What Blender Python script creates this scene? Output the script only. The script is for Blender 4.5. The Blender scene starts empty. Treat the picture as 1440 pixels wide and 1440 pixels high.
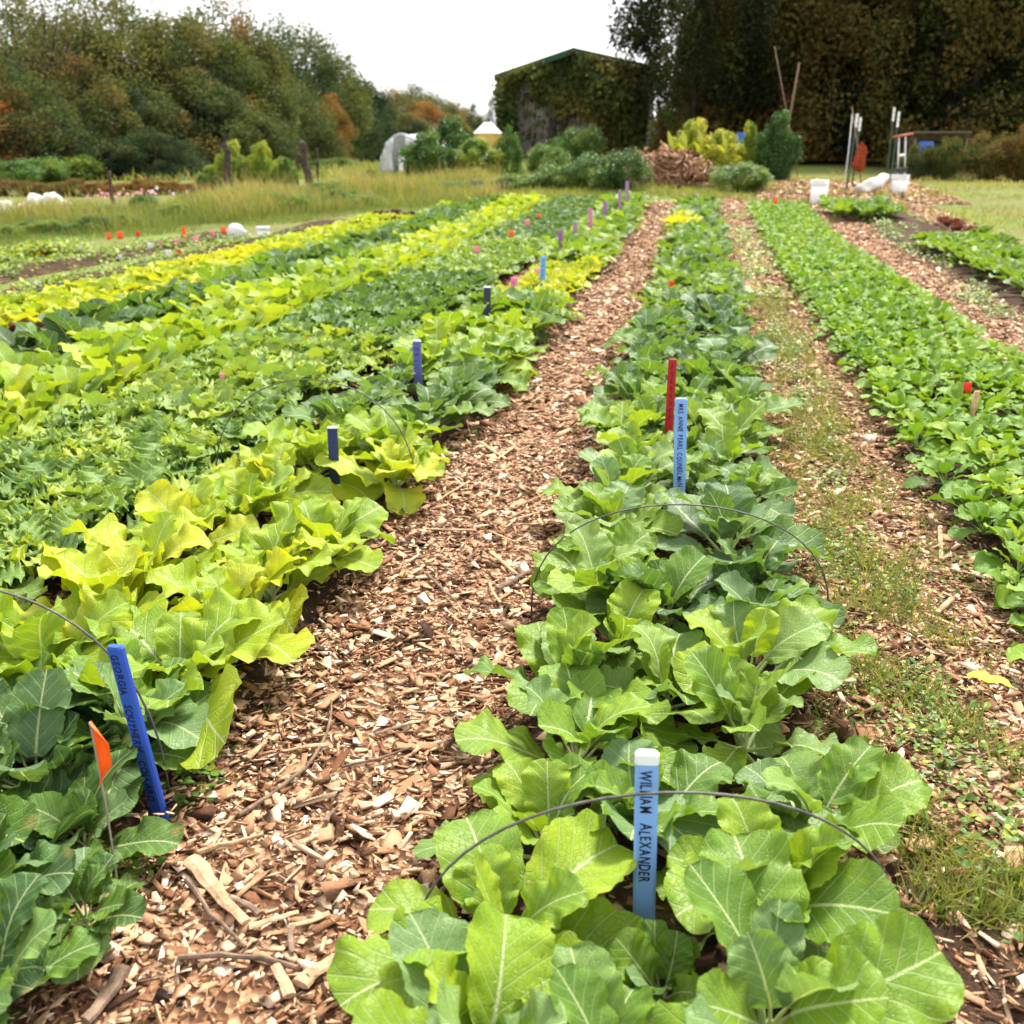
import bpy, bmesh, math, random
import numpy as np
from mathutils import Matrix, Vector, Euler

random.seed(7)
RNG = np.random.default_rng(11)
PI = math.pi
sc = bpy.context.scene
COL = sc.collection

# ------------------------------------------------------------------ camera, sky, sun, exposure
CAM_H = 1.5
FPX = 1400.0
PITCH = math.atan(515 / 1400)
YAW = math.atan(265 / 1400 * math.cos(PITCH))
cd = bpy.data.cameras.new('camera')
cam = bpy.data.objects.new('camera', cd)
COL.objects.link(cam)
cam.location = (0, 0, CAM_H)
cam.rotation_euler = (PI / 2 - PITCH, 0, YAW)
cd.sensor_width = 36
cd.lens = FPX / 1440 * 36
cd.clip_end = 3000
cd.dof.use_dof = True
cd.dof.focus_distance = 2.9
cd.dof.aperture_fstop = 4.0
sc.camera = cam

SUN_EL, SUN_AZ = math.radians(52), math.radians(18)      # azimuth from +Y towards +X
w = bpy.data.worlds.new('World')
sc.world = w
w.use_nodes = True
nt = w.node_tree
nt.nodes.clear()
sky = nt.nodes.new('ShaderNodeTexSky')
sky.sky_type = 'NISHITA'
sky.sun_disc = False
sky.sun_elevation = SUN_EL
sky.sun_rotation = SUN_AZ
sky.air_density = 1.0
sky.dust_density = 3.0
mixw = nt.nodes.new('ShaderNodeMix')
mixw.data_type = 'RGBA'
mixw.inputs[0].default_value = 0.82                       # an even layer of bright cloud
mixw.inputs[7].default_value = (8.6, 8.5, 8.6, 1)
bg = nt.nodes.new('ShaderNodeBackground')
bg.inputs[1].default_value = 0.088
wo = nt.nodes.new('ShaderNodeOutputWorld')
nt.links.new(sky.outputs[0], mixw.inputs[6])
nt.links.new(mixw.outputs[2], bg.inputs[0])
nt.links.new(bg.outputs[0], wo.inputs[0])

sl = bpy.data.lights.new('sun', 'SUN')
sl.energy = 3.7
sl.angle = math.radians(12)
sl.color = (1.0, 0.95, 0.86)
sun = bpy.data.objects.new('sun', sl)
COL.objects.link(sun)
sdir = Vector((math.sin(SUN_AZ) * math.cos(SUN_EL), math.cos(SUN_AZ) * math.cos(SUN_EL), math.sin(SUN_EL)))
sun.rotation_euler = sdir.to_track_quat('Z', 'Y').to_euler()
sun.location = (0, 0, 30)

sc.view_settings.view_transform = 'Standard'
sc.view_settings.look = 'None'
sc.view_settings.exposure = 1.5
sc.view_settings.gamma = 1
sc.cycles.use_denoising = True
sc.cycles.max_bounces = 6
sc.cycles.diffuse_bounces = 3
sc.cycles.glossy_bounces = 2
sc.cycles.transmission_bounces = 4
sc.cycles.caustics_reflective = False
sc.cycles.caustics_refractive = False

# ------------------------------------------------------------------ photo pixels -> places
FW = np.array([-math.sin(YAW) * math.cos(PITCH), math.cos(YAW) * math.cos(PITCH), -math.sin(PITCH)])
RT = np.array([math.cos(YAW), math.sin(YAW), 0.0])
UP = np.cross(RT, FW)


def ss(a, b, x):
    t = np.clip((np.asarray(x, float) - a) / (b - a), 0, 1)
    return t * t * (3 - 2 * t)


def terrain(x, y):
    """height of the open ground, metres"""
    right = ss(-20, -6, x)
    return right * (0.5 * ss(14, 34, y) + 0.75 * ss(34, 60, y)) + 2.2 * ss(90, 260, y)


def tz(x, y):
    return float(terrain(x, y))


def ray(px, py):
    return FW + RT * (px - 720) / FPX + UP * (720 - py) / FPX


def ground(px, py, lift=0.0):
    """where the ray of a photo pixel meets the ground"""
    d = ray(px, py)
    lo, t = 0.0, 0.5
    while t < 900:
        p = np.array([0, 0, CAM_H]) + d * t
        if p[2] < tz(p[0], p[1]) + lift:
            for _ in range(30):
                m = (lo + t) / 2
                p = np.array([0, 0, CAM_H]) + d * m
                if p[2] < tz(p[0], p[1]) + lift:
                    t = m
                else:
                    lo = m
            return float(p[0]), float(p[1]), float(tz(p[0], p[1]) + lift)
        lo = t
        t *= 1.04
    return float(p[0]), float(p[1]), float(p[2])


def on_y(px, py, Y):
    """point of the pixel's ray at a distance Y along the rows"""
    d = ray(px, py)
    t = Y / d[1]
    return float(d[0] * t), float(Y), float(CAM_H + d[2] * t)


# ------------------------------------------------------------------ materials
class NT:
    def __init__(s, name):
        s.m = bpy.data.materials.new(name)
        s.m.use_nodes = True
        s.t = s.m.node_tree
        s.t.nodes.clear()
        s.out = s.t.nodes.new('ShaderNodeOutputMaterial')

    def n(s, typ, **kw):
        x = s.t.nodes.new(typ)
        for k, v in kw.items():
            setattr(x, k, v)
        return x

    def l(s, a, b):
        s.t.links.new(a, b)

    def val(s, node, i, v):
        if hasattr(v, 'is_linked'):
            s.l(v, node.inputs[i])
        else:
            node.inputs[i].default_value = v

    def math(s, op, a, b=0.0, c=None, clamp=False):
        x = s.n('ShaderNodeMath', operation=op, use_clamp=clamp)
        s.val(x, 0, a)
        s.val(x, 1, b)
        if c is not None:
            s.val(x, 2, c)
        return x.outputs[0]

    def mix(s, f, a, b, blend='MIX'):
        x = s.n('ShaderNodeMix', data_type='RGBA', blend_type=blend)
        s.val(x, 0, f)
        s.val(x, 6, a)
        s.val(x, 7, b)
        return x.outputs[2]

    def ramp(s, f, stops, interp='LINEAR'):
        x = s.n('ShaderNodeValToRGB')
        x.color_ramp.interpolation = interp
        e = x.color_ramp.elements
        while len(e) < len(stops):
            e.new(0.5)
        for q, (p, c) in zip(e, stops):
            q.position = p
            q.color = (*c, 1) if len(c) == 3 else c
        s.val(x, 0, f)
        return x.outputs[0]

    def noise(s, scale, detail=2.0, vec=None, rough=0.5, dist=0.0):
        x = s.n('ShaderNodeTexNoise')
        x.inputs['Scale'].default_value = scale
        x.inputs['Detail'].default_value = detail
        x.inputs['Roughness'].default_value = rough
        x.inputs['Distortion'].default_value = dist
        if vec is not None:
            s.l(vec, x.inputs['Vector'])
        return x.outputs[0]

    def coord(s, which='Object'):
        return s.n('ShaderNodeTexCoord').outputs[which]

    def pos(s):
        return s.n('ShaderNodeNewGeometry').outputs['Position']

    def smooth(s, x, a, b):
        m = s.n('ShaderNodeMapRange', interpolation_type='SMOOTHSTEP')
        s.val(m, 0, x)
        s.val(m, 1, a)
        s.val(m, 2, b)
        m.inputs[3].default_value = 0
        m.inputs[4].default_value = 1
        return m.outputs[0]

    def bump(s, h, strength=0.4, dist=0.01):
        b = s.n('ShaderNodeBump')
        b.inputs['Strength'].default_value = strength
        b.inputs['Distance'].default_value = dist
        s.l(h, b.inputs['Height'])
        return b.outputs[0]

    def finish(s, color, rough=0.8, spec=0.3, normal=None, transl=0.0, tcol=None, metallic=0.0):
        p = s.n('ShaderNodeBsdfPrincipled')
        s.val(p, 'Base Color', color)
        s.val(p, 'Roughness', rough)
        p.inputs['Specular IOR Level'].default_value = spec
        p.inputs['Metallic'].default_value = metallic
        if normal is not None:
            s.l(normal, p.inputs['Normal'])
        if transl > 0:
            t = s.n('ShaderNodeBsdfTranslucent')
            s.val(t, 'Color', tcol if tcol is not None else color)
            if normal is not None:
                s.l(normal, t.inputs['Normal'])
            m = s.n('ShaderNodeMixShader')
            m.inputs[0].default_value = transl
            s.l(p.outputs[0], m.inputs[1])
            s.l(t.outputs[0], m.inputs[2])
            s.l(m.outputs[0], s.out.inputs[0])
        else:
            s.l(p.outputs[0], s.out.inputs[0])
        return s.m


def plain(name, col, rough=0.6, spec=0.35, var=0.18, scale=14.0, metallic=0.0, bump=0.15, transl=0.0):
    k = NT(name)
    c = k.coord()
    n = k.noise(scale, 4, c, 0.6)
    dark = tuple(v * (1 - var * 1.6) for v in col)
    lite = tuple(min(1, v * (1 + var)) for v in col)
    base = k.ramp(n, [(0.25, dark), (0.75, lite)])
    return k.finish(base, rough, spec, k.bump(k.noise(scale * 5, 3, c), bump, 0.004), transl=transl, metallic=metallic)


def leaf_mat(name, stops, vein=(0.40, 0.47, 0.22), vein_amt=1.0, nveins=6.0, rough=0.5, spec=0.28, transl=0.3,
             quilt=0.5, under=0.35):
    """tone comes from the object's colour (red) plus the mesh attribute 'tone'"""
    k = NT(name)
    oi = k.n('ShaderNodeObjectInfo')
    sep = k.n('ShaderNodeSeparateColor')
    k.l(oi.outputs['Color'], sep.inputs[0])
    at = k.n('ShaderNodeAttribute', attribute_name='tone')
    uvn = k.n('ShaderNodeUVMap', uv_map='UVMap')
    sx = k.n('ShaderNodeSeparateXYZ')
    k.l(uvn.outputs[0], sx.inputs[0])
    u, v = sx.outputs[0], sx.outputs[1]
    uc = k.math('MULTIPLY_ADD', u, 2.0, -1.0)
    ua = k.math('ABSOLUTE', uc)
    oc = k.coord()
    nz = k.noise(16, 3, oc, 0.6)
    tone = k.math('ADD', sep.outputs[0], at.outputs['Fac'])
    tone = k.math('MULTIPLY_ADD', k.math('SUBTRACT', nz, 0.5), 0.34, tone)
    tone = k.math('MULTIPLY_ADD', ua, 0.10, tone, clamp=True)
    base = k.ramp(tone, stops)
    # yellowing and small blemishes, driven by the object's green channel
    blot = k.smooth(k.noise(11, 2, oc), 0.62, 0.72)
    base = k.mix(k.math('MULTIPLY', blot, sep.outputs[1]), base, (0.42, 0.34, 0.10, 1))
    # waxy blue-grey bloom of some leaves, driven by the object's blue channel
    base = k.mix(k.math('MULTIPLY', sep.outputs[2], 0.7), base, (0.150, 0.245, 0.115, 1))
    hgt = k.math('MULTIPLY', k.noise(60, 2, oc), quilt)
    if vein_amt > 0:
        wob = k.math('MULTIPLY', k.math('SUBTRACT', k.noise(9, 2, oc), 0.5), 0.16)
        side = k.math('MULTIPLY', k.math('GREATER_THAN', uc, 0.0), 0.4)
        s = k.math('SUBTRACT', v, k.math('MULTIPLY', k.math('POWER', ua, 0.85), 0.36))
        s = k.math('ADD', k.math('MULTIPLY_ADD', s, nveins, side), k.math('MULTIPLY', wob, 2.2))
        fr = k.math('ABSOLUTE', k.math('SUBTRACT', k.math('FRACT', s), 0.5))
        sv = k.math('SUBTRACT', 1.0, k.smooth(fr, 0.015, 0.085))
        sv = k.math('MULTIPLY', sv, k.math('SUBTRACT', 1.0, k.math('MULTIPLY', ua, 0.6)))
        mw = k.math('MULTIPLY_ADD', v, -0.05, 0.075)
        mr = k.math('SUBTRACT', 1.0, k.smooth(ua, k.math('MULTIPLY', mw, 0.45), mw))
        vo = k.n('ShaderNodeTexVoronoi', feature='DISTANCE_TO_EDGE')
        vo.inputs['Scale'].default_value = 17
        k.l(uvn.outputs[0], vo.inputs['Vector'])
        fv = k.math('SUBTRACT', 1.0, k.smooth(vo.outputs['Distance'], 0.0, 0.07))
        vm = k.math('MAXIMUM', k.math('MAXIMUM', mr, k.math('MULTIPLY', sv, 0.85)), k.math('MULTIPLY', fv, 0.20))
        vcol = k.mix(0.38, vein + (1,), base)
        vcol = k.mix(mr, vcol, vein + (1,))
        base = k.mix(k.math('MULTIPLY', vm, vein_amt), base, vcol)
        hgt = k.math('SUBTRACT', hgt, k.math('MULTIPLY', k.math('MAXIMUM', sv, k.math('MULTIPLY', fv, 0.55)), 0.9))
    geo = k.n('ShaderNodeNewGeometry')
    pale = k.mix(0.5, base, (0.24, 0.32, 0.17, 1))
    front = k.mix(k.math('MULTIPLY', geo.outputs['Backfacing'], under), base, pale)
    tc = k.mix(1.0, base, (1.6, 1.5, 0.55, 1), 'MULTIPLY')
    return k.finish(front, rough, spec, k.bump(hgt, 0.55, 0.006), transl, tc)


GREENS = [(0.0, (0.022, 0.056, 0.020)), (0.22, (0.052, 0.118, 0.034)), (0.42, (0.098, 0.195, 0.020)),
          (0.62, (0.175, 0.285, 0.014)), (0.82, (0.285, 0.380, 0.014)), (1.0, (0.44, 0.45, 0.022))]
M = {}
M['leaf'] = leaf_mat('broad_leaf', GREENS)
M['spinach'] = leaf_mat('spinach_leaf', [(0, (0.035, 0.09, 0.008)), (0.45, (0.09, 0.20, 0.012)), (0.8, (0.19, 0.32, 0.02)),
                                         (1, (0.33, 0.42, 0.04))], vein=(0.25, 0.36, 0.08), vein_amt=0.55, rough=0.5,
                        spec=0.25, transl=0.25, quilt=1.0)
M['frill'] = leaf_mat('frilly_leaf', [(0, (0.025, 0.065, 0.02)), (0.4, (0.085, 0.17, 0.035)), (0.7, (0.18, 0.285, 0.055)),
                                      (1, (0.33, 0.40, 0.04))], vein=(0.32, 0.40, 0.2), vein_amt=0.6, rough=0.5, transl=0.28)
M['redleaf'] = leaf_mat('red_leaf', [(0, (0.02, 0.008, 0.008)), (0.5, (0.09, 0.018, 0.018)), (1, (0.22, 0.07, 0.04))],
                        vein=(0.2, 0.06, 0.05), vein_amt=0.4)
M['purple'] = leaf_mat('purple_leaf', [(0, (0.02, 0.012, 0.03)), (0.5, (0.06, 0.035, 0.07)), (1, (0.12, 0.07, 0.12))], vein_amt=0)
M['grass'] = leaf_mat('grass_blade', [(0, (0.05, 0.085, 0.02)), (0.35, (0.12, 0.17, 0.035)), (0.6, (0.22, 0.24, 0.06)),
                                      (0.8, (0.33, 0.26, 0.12)), (1, (0.42, 0.31, 0.17))], vein_amt=0, rough=0.6, under=0)
TREE = [(0, (0.010, 0.020, 0.010)), (0.2, (0.024, 0.042, 0.016)), (0.4, (0.055, 0.075, 0.020)), (0.55, (0.10, 0.105, 0.025)),
        (0.7, (0.135, 0.095, 0.03)), (0.85, (0.17, 0.075, 0.025)), (1, (0.27, 0.11, 0.02))]
M['tree'] = leaf_mat('tree_leaf', TREE, vein_amt=0, rough=0.75, spec=0.08, transl=0.22, under=0.1)
M['tree_light'] = leaf_mat('autumn_tree_leaf', [(p_, (min(0.5, c_[0] * 1.22), c_[1] * 1.26, c_[2] * 1.5 + 0.004)) for p_, c_ in TREE], vein_amt=0, rough=0.75, spec=0.08, transl=0.25, under=0.1)
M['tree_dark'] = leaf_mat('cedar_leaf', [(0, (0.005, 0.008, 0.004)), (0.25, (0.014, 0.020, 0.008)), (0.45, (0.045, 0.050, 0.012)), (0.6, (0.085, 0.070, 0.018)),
                                         (0.75, (0.100, 0.056, 0.018)), (1, (0.16, 0.06, 0.015))], vein_amt=0, rough=0.8, spec=0.05, transl=0.15, under=0.05)  # leaf colours darkened to paint the backlit shade of the right woods
M['shrub'] = leaf_mat('shrub_leaf', [(0, (0.02, 0.05, 0.012)), (0.35, (0.05, 0.12, 0.02)), (0.6, (0.12, 0.2, 0.025)),
                                     (0.8, (0.27, 0.33, 0.03)), (1, (0.42, 0.40, 0.05))], vein_amt=0, transl=0.25, under=0.2)
M['stem'] = plain('green_stem', (0.20, 0.28, 0.10), 0.5)
M['bark'] = plain('bark', (0.075, 0.055, 0.042), 0.95, 0.1, 0.5, 9, bump=0.8)
M['twig'] = plain('weathered_wood', (0.20, 0.135, 0.095), 0.9, 0.15, 0.4, 30, bump=0.7)
M['splinter'] = plain('split_wood', (0.46, 0.29, 0.17), 0.85, 0.15, 0.35, 35, bump=0.7)
M['white'] = plain('white_plastic', (0.78, 0.78, 0.77), 0.45, 0.4, 0.06, 6)
M['sheet'] = plain('plastic_sheet', (0.72, 0.73, 0.74), 0.5, 0.4, 0.15, 5, transl=0.3)
M['wire'] = plain('rusty_wire', (0.11, 0.10, 0.095), 0.6, 0.4, 0.4, 40, metallic=0.4)
M['post_green'] = plain('green_steel', (0.03, 0.06, 0.04), 0.5, 0.4, 0.3, 20)
M['black'] = plain('black_ink', (0.012, 0.012, 0.02), 0.7, 0.2, 0.1)
M['galv'] = plain('galvanised_steel', (0.5, 0.5, 0.5), 0.4, 0.5, 0.2, 30, metallic=0.8)


def paint(name, col):
    k = NT(name)
    c = k.coord()
    chip = k.smooth(k.noise(26, 5, c, 0.7), 0.70, 0.76)
    n = k.noise(7, 3, c)
    b = k.ramp(n, [(0.3, tuple(v * 0.82 for v in col)), (0.7, col)])
    b = k.mix(chip, b, (0.34, 0.25, 0.17, 1))
    sc_ = k.n('ShaderNodeMapping')
    sc_.inputs['Scale'].default_value = (60, 60, 5)
    k.l(c, sc_.inputs[0])
    return k.finish(b, 0.55, 0.4, k.bump(k.noise(3, 4, sc_.outputs[0]), 0.35, 0.003))


PAINT = {n: paint(n + '_paint', c) for n, c in dict(
    pale_blue=(0.20, 0.38, 0.80), sky_blue=(0.17, 0.40, 0.74), royal_blue=(0.018, 0.075, 0.42), navy=(0.018, 0.03, 0.12),
    violet=(0.10, 0.11, 0.36), mauve=(0.33, 0.12, 0.33), pink=(0.80, 0.22, 0.40), red=(0.36, 0.006, 0.01), slate=(0.03, 0.03, 0.075),
    white=(0.78, 0.80, 0.85), lilac=(0.36, 0.18, 0.36), rose=(0.62, 0.18, 0.36)).items()}
FLAG = {n: plain(n + '_flag', c, 0.5, 0.4, 0.08, 30, transl=0.35) for n, c in dict(
    orange=(0.85, 0.16, 0.012), red=(0.72, 0.05, 0.015), pink=(0.80, 0.32, 0.38), white=(0.8, 0.8, 0.8)).items()}


def ground_mat():
    k = NT('field_ground')
    p = k.pos()
    n1 = k.noise(0.35, 4, p, 0.6)
    n2 = k.noise(5.0, 5, p, 0.7)
    n3 = k.noise(60, 3, p, 0.6)
    soil = k.ramp(n3, [(0.3, (0.06, 0.038, 0.024)), (0.7, (0.20, 0.125, 0.08))])
    grass = k.ramp(n2, [(0.3, (0.07, 0.11, 0.02)), (0.55, (0.13, 0.17, 0.035)), (0.75, (0.21, 0.20, 0.07))])
    c = k.mix(k.smooth(n1, 0.40, 0.62), grass, k.mix(0.45, grass, soil))
    return k.finish(c, 0.95, 0.1, k.bump(n3, 0.6, 0.02))


def soil_mat():
    k = NT('garden_soil')
    p = k.pos()
    n = k.noise(45, 5, p, 0.7)
    n2 = k.noise(3, 3, p)
    c = k.ramp(n, [(0.25, (0.016, 0.010, 0.007)), (0.6, (0.060, 0.034, 0.021)), (0.8, (0.14, 0.082, 0.050))])
    c = k.mix(k.smooth(n2, 0.45, 0.7), c, k.ramp(n, [(0.3, (0.04, 0.022, 0.014)), (0.8, (0.20, 0.12, 0.075))]))
    return k.finish(c, 0.95, 0.1, k.bump(n, 1.0, 0.02))


def mulch_mat():
    k = NT('mulch_base')
    p = k.pos()
    v = k.n('ShaderNodeTexVoronoi')
    v.inputs['Scale'].default_value = 55
    v.inputs['Randomness'].default_value = 1
    mp = k.n('ShaderNodeMapping')
    mp.inputs['Scale'].default_value = (1.0, 1.0, 1)
    k.l(p, mp.inputs[0])
    k.l(mp.outputs[0], v.inputs['Vector'])
    sp = k.n('ShaderNodeSeparateColor')
    k.l(v.outputs['Color'], sp.inputs[0])
    c = k.ramp(sp.outputs[0], [(0, (0.05, 0.024, 0.012)), (0.35, (0.16, 0.075, 0.036)), (0.7, (0.32, 0.18, 0.10)), (1, (0.50, 0.33, 0.21))])
    return k.finish(c, 0.9, 0.15, k.bump(v.outputs['Distance'], 0.9, 0.02))


def chip_mat():
    k = NT('wood_chip')
    a = k.n('ShaderNodeAttribute', attribute_name='tone')
    p = k.pos()
    f = k.math('MULTIPLY_ADD', k.math('SUBTRACT', k.noise(140, 3, p, 0.6), 0.5), 0.35, a.outputs['Fac'])
    big = k.math('MULTIPLY', k.math('SUBTRACT', k.noise(1.3, 3, p), 0.5), 0.45)
    f = k.math('ADD', f, big, clamp=True)
    c = k.ramp(f, [(0.0, (0.028, 0.012, 0.007)), (0.22, (0.12, 0.047, 0.020)), (0.46, (0.30, 0.155, 0.080)), (0.72, (0.47, 0.285, 0.165)),
                   (0.90, (0.62, 0.435, 0.295)), (1, (0.70, 0.56, 0.43))])
    return k.finish(c, 0.85, 0.2, k.bump(k.noise(300, 3, p), 0.5, 0.003))


M['ground'], M['soil'], M['mulch'], M['chip'] = ground_mat(), soil_mat(), mulch_mat(), chip_mat()


# ------------------------------------------------------------------ mesh helpers
def np_mesh(name, V, F, mat=None, uv=None, tone=None, smooth=False):
    """V (n,3), F (m,k) one face size; uv per vertex; tone per vertex"""
    me = bpy.data.meshes.new(name)
    V = np.asarray(V, np.float32)
    F = np.asarray(F, np.int32)
    kk = F.shape[1]
    me.vertices.add(len(V))
    me.vertices.foreach_set('co', V.ravel())
    me.loops.add(F.size)
    me.loops.foreach_set('vertex_index', F.ravel())
    me.polygons.add(len(F))
    me.polygons.foreach_set('loop_start', np.arange(0, F.size, kk, dtype=np.int32))
    if smooth:
        me.polygons.foreach_set('use_smooth', np.ones(len(F), bool))
    if uv is not None:
        l = me.uv_layers.new(name='UVMap')
        l.data.foreach_set('uv', np.asarray(uv, np.float32)[F.ravel()].ravel())
    if tone is not None:
        a = me.attributes.new('tone', 'FLOAT', 'POINT')
        a.data.foreach_set('value', np.asarray(tone, np.float32))
    me.update(calc_edges=True)
    if mat:
        me.materials.append(mat)
    return me


def link(name, me, parent=None, loc=None, rot=None, scale=None, color=None):
    o = bpy.data.objects.new(name, me)
    COL.objects.link(o)
    if parent is not None:
        o.parent = parent
    if loc is not None:
        o.location = loc
    if rot is not None:
        o.rotation_euler = rot
    if scale is not None:
        o.scale = (scale,) * 3 if isinstance(scale, (int, float)) else scale
    if color is not None:
        o.color = color
    return o


def tag(o, label, cat, group=None):
    o['label'] = label
    o['category'] = cat
    if group:
        o['group'] = group
    return o


def stuff(o, label, cat):
    o['kind'] = 'stuff'
    return tag(o, label, cat)


def struct(o):
    o['kind'] = 'structure'
    return o


def empty(name, loc, rz=0.0, scale=1.0):
    o = bpy.data.objects.new(name, None)
    COL.objects.link(o)
    o.empty_display_size = 0.05
    o.location = loc
    o.rotation_euler = (0, 0, rz)
    o.scale = (scale,) * 3
    return o


class MB:
    """collects faces of any size for one mesh"""
    def __init__(s):
        s.v, s.f = [], []

    def add(s, V, F):
        b = len(s.v)
        s.v += [tuple(p) for p in V]
        s.f += [tuple(i + b for i in f) for f in F]
        return s

    def box(s, c, d, R=None):
        x, y, z = d[0] / 2, d[1] / 2, d[2] / 2
        P = [Vector(p) for p in [(-x, -y, -z), (x, -y, -z), (x, y, -z), (-x, y, -z), (-x, -y, z), (x, -y, z), (x, y, z), (-x, y, z)]]
        if R is not None:
            P = [R @ p for p in P]
        c = Vector(c)
        return s.add([p + c for p in P], [(0, 3, 2, 1), (4, 5, 6, 7), (0, 1, 5, 4), (1, 2, 6, 5), (2, 3, 7, 6), (3, 0, 4, 7)])

    def tube(s, pts, rad, n=6, caps=True):
        pts = [Vector(p) for p in pts]
        if isinstance(rad, (int, float)):
            rad = [rad] * len(pts)
        V = []
        ref = Vector((0.31, 0.22, 0.93)).normalized()
        for i, p in enumerate(pts):
            d = (pts[min(i + 1, len(pts) - 1)] - pts[max(i - 1, 0)]).normalized()
            a = d.cross(ref)
            if a.length < 0.05:
                a = d.cross(Vector((1, 0, 0)))
            a.normalize()
            b = d.cross(a)
            for k in range(n):
                t = 2 * PI * k / n
                V.append(p + (a * math.cos(t) + b * math.sin(t)) * rad[i])
        F = []
        for i in range(len(pts) - 1):
            for k in range(n):
                F.append((i * n + k, i * n + (k + 1) % n, (i + 1) * n + (k + 1) % n, (i + 1) * n + k))
        if caps:
            F.append(tuple(range(n))[::-1])
            F.append(tuple((len(pts) - 1) * n + k for k in range(n)))
        return s.add(V, F)

    def lathe(s, prof, n=20):
        V, F = [], []
        for r, z in prof:
            for k in range(n):
                t = 2 * PI * k / n
                V.append((r * math.cos(t), r * math.sin(t), z))
        for i in range(len(prof) - 1):
            for k in range(n):
                F.append((i * n + k, i * n + (k + 1) % n, (i + 1) * n + (k + 1) % n, (i + 1) * n + k))
        return s.add(V, F)

    def mesh(s, name, mat, smooth=False):
        me = bpy.data.meshes.new(name)
        me.from_pydata([tuple(p) for p in s.v], [], s.f)
        if smooth:
            for p in me.polygons:
                p.use_smooth = True
        me.materials.append(mat)
        return me

    def obj(s, name, mat, parent=None, smooth=False, **kw):
        return link(name, s.mesh(name, mat, smooth), parent, **kw)


def rot_zyx(ex, ey, ez):
    """arrays of Euler angles -> (N,3,3), the same order as Blender's XYZ"""
    cx, sx_, cy, sy, cz, sz = np.cos(ex), np.sin(ex), np.cos(ey), np.sin(ey), np.cos(ez), np.sin(ez)
    R = np.empty((len(ex), 3, 3))
    R[:, 0, 0] = cz * cy
    R[:, 0, 1] = cz * sy * sx_ - sz * cx
    R[:, 0, 2] = cz * sy * cx + sz * sx_
    R[:, 1, 0] = sz * cy
    R[:, 1, 1] = sz * sy * sx_ + cz * cx
    R[:, 1, 2] = sz * sy * cx - cz * sx_
    R[:, 2, 0] = -sy
    R[:, 2, 1] = cy * sx_
    R[:, 2, 2] = cy * cx
    return R


def scatter(name, templates, T, E, S, tone, mat, which=None, smooth=False):
    """many small pieces in one mesh. templates: [(V,F,uv)], T (N,3), E (N,3) Euler, S (N,) or (N,3), tone (N,)"""
    N = len(T)
    if which is None:
        which = RNG.integers(0, len(templates), N)
    S = np.asarray(S, float)
    if S.ndim == 1:
        S = np.repeat(S[:, None], 3, 1)
    R = rot_zyx(E[:, 0], E[:, 1], E[:, 2])
    Vs, Fs, Us, Ts, base = [], [], [], [], 0
    for k, (V, F, uv) in enumerate(templates):
        i = np.where(which == k)[0]
        if not len(i):
            continue
        P = np.einsum('nij,nvj->nvi', R[i], V[None] * S[i][:, None, :]) + T[i][:, None, :]
        nv = len(V)
        Vs.append(P.reshape(-1, 3))
        Fs.append((F[None] + (np.arange(len(i)) * nv)[:, None, None] + base).reshape(-1, F.shape[1]))
        Us.append(np.tile(uv, (len(i), 1)))
        Ts.append(np.repeat(tone[i], nv))
        base += nv * len(i)
    return np_mesh(name, np.concatenate(Vs), np.concatenate(Fs), mat, np.concatenate(Us), np.concatenate(Ts), smooth)


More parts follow.
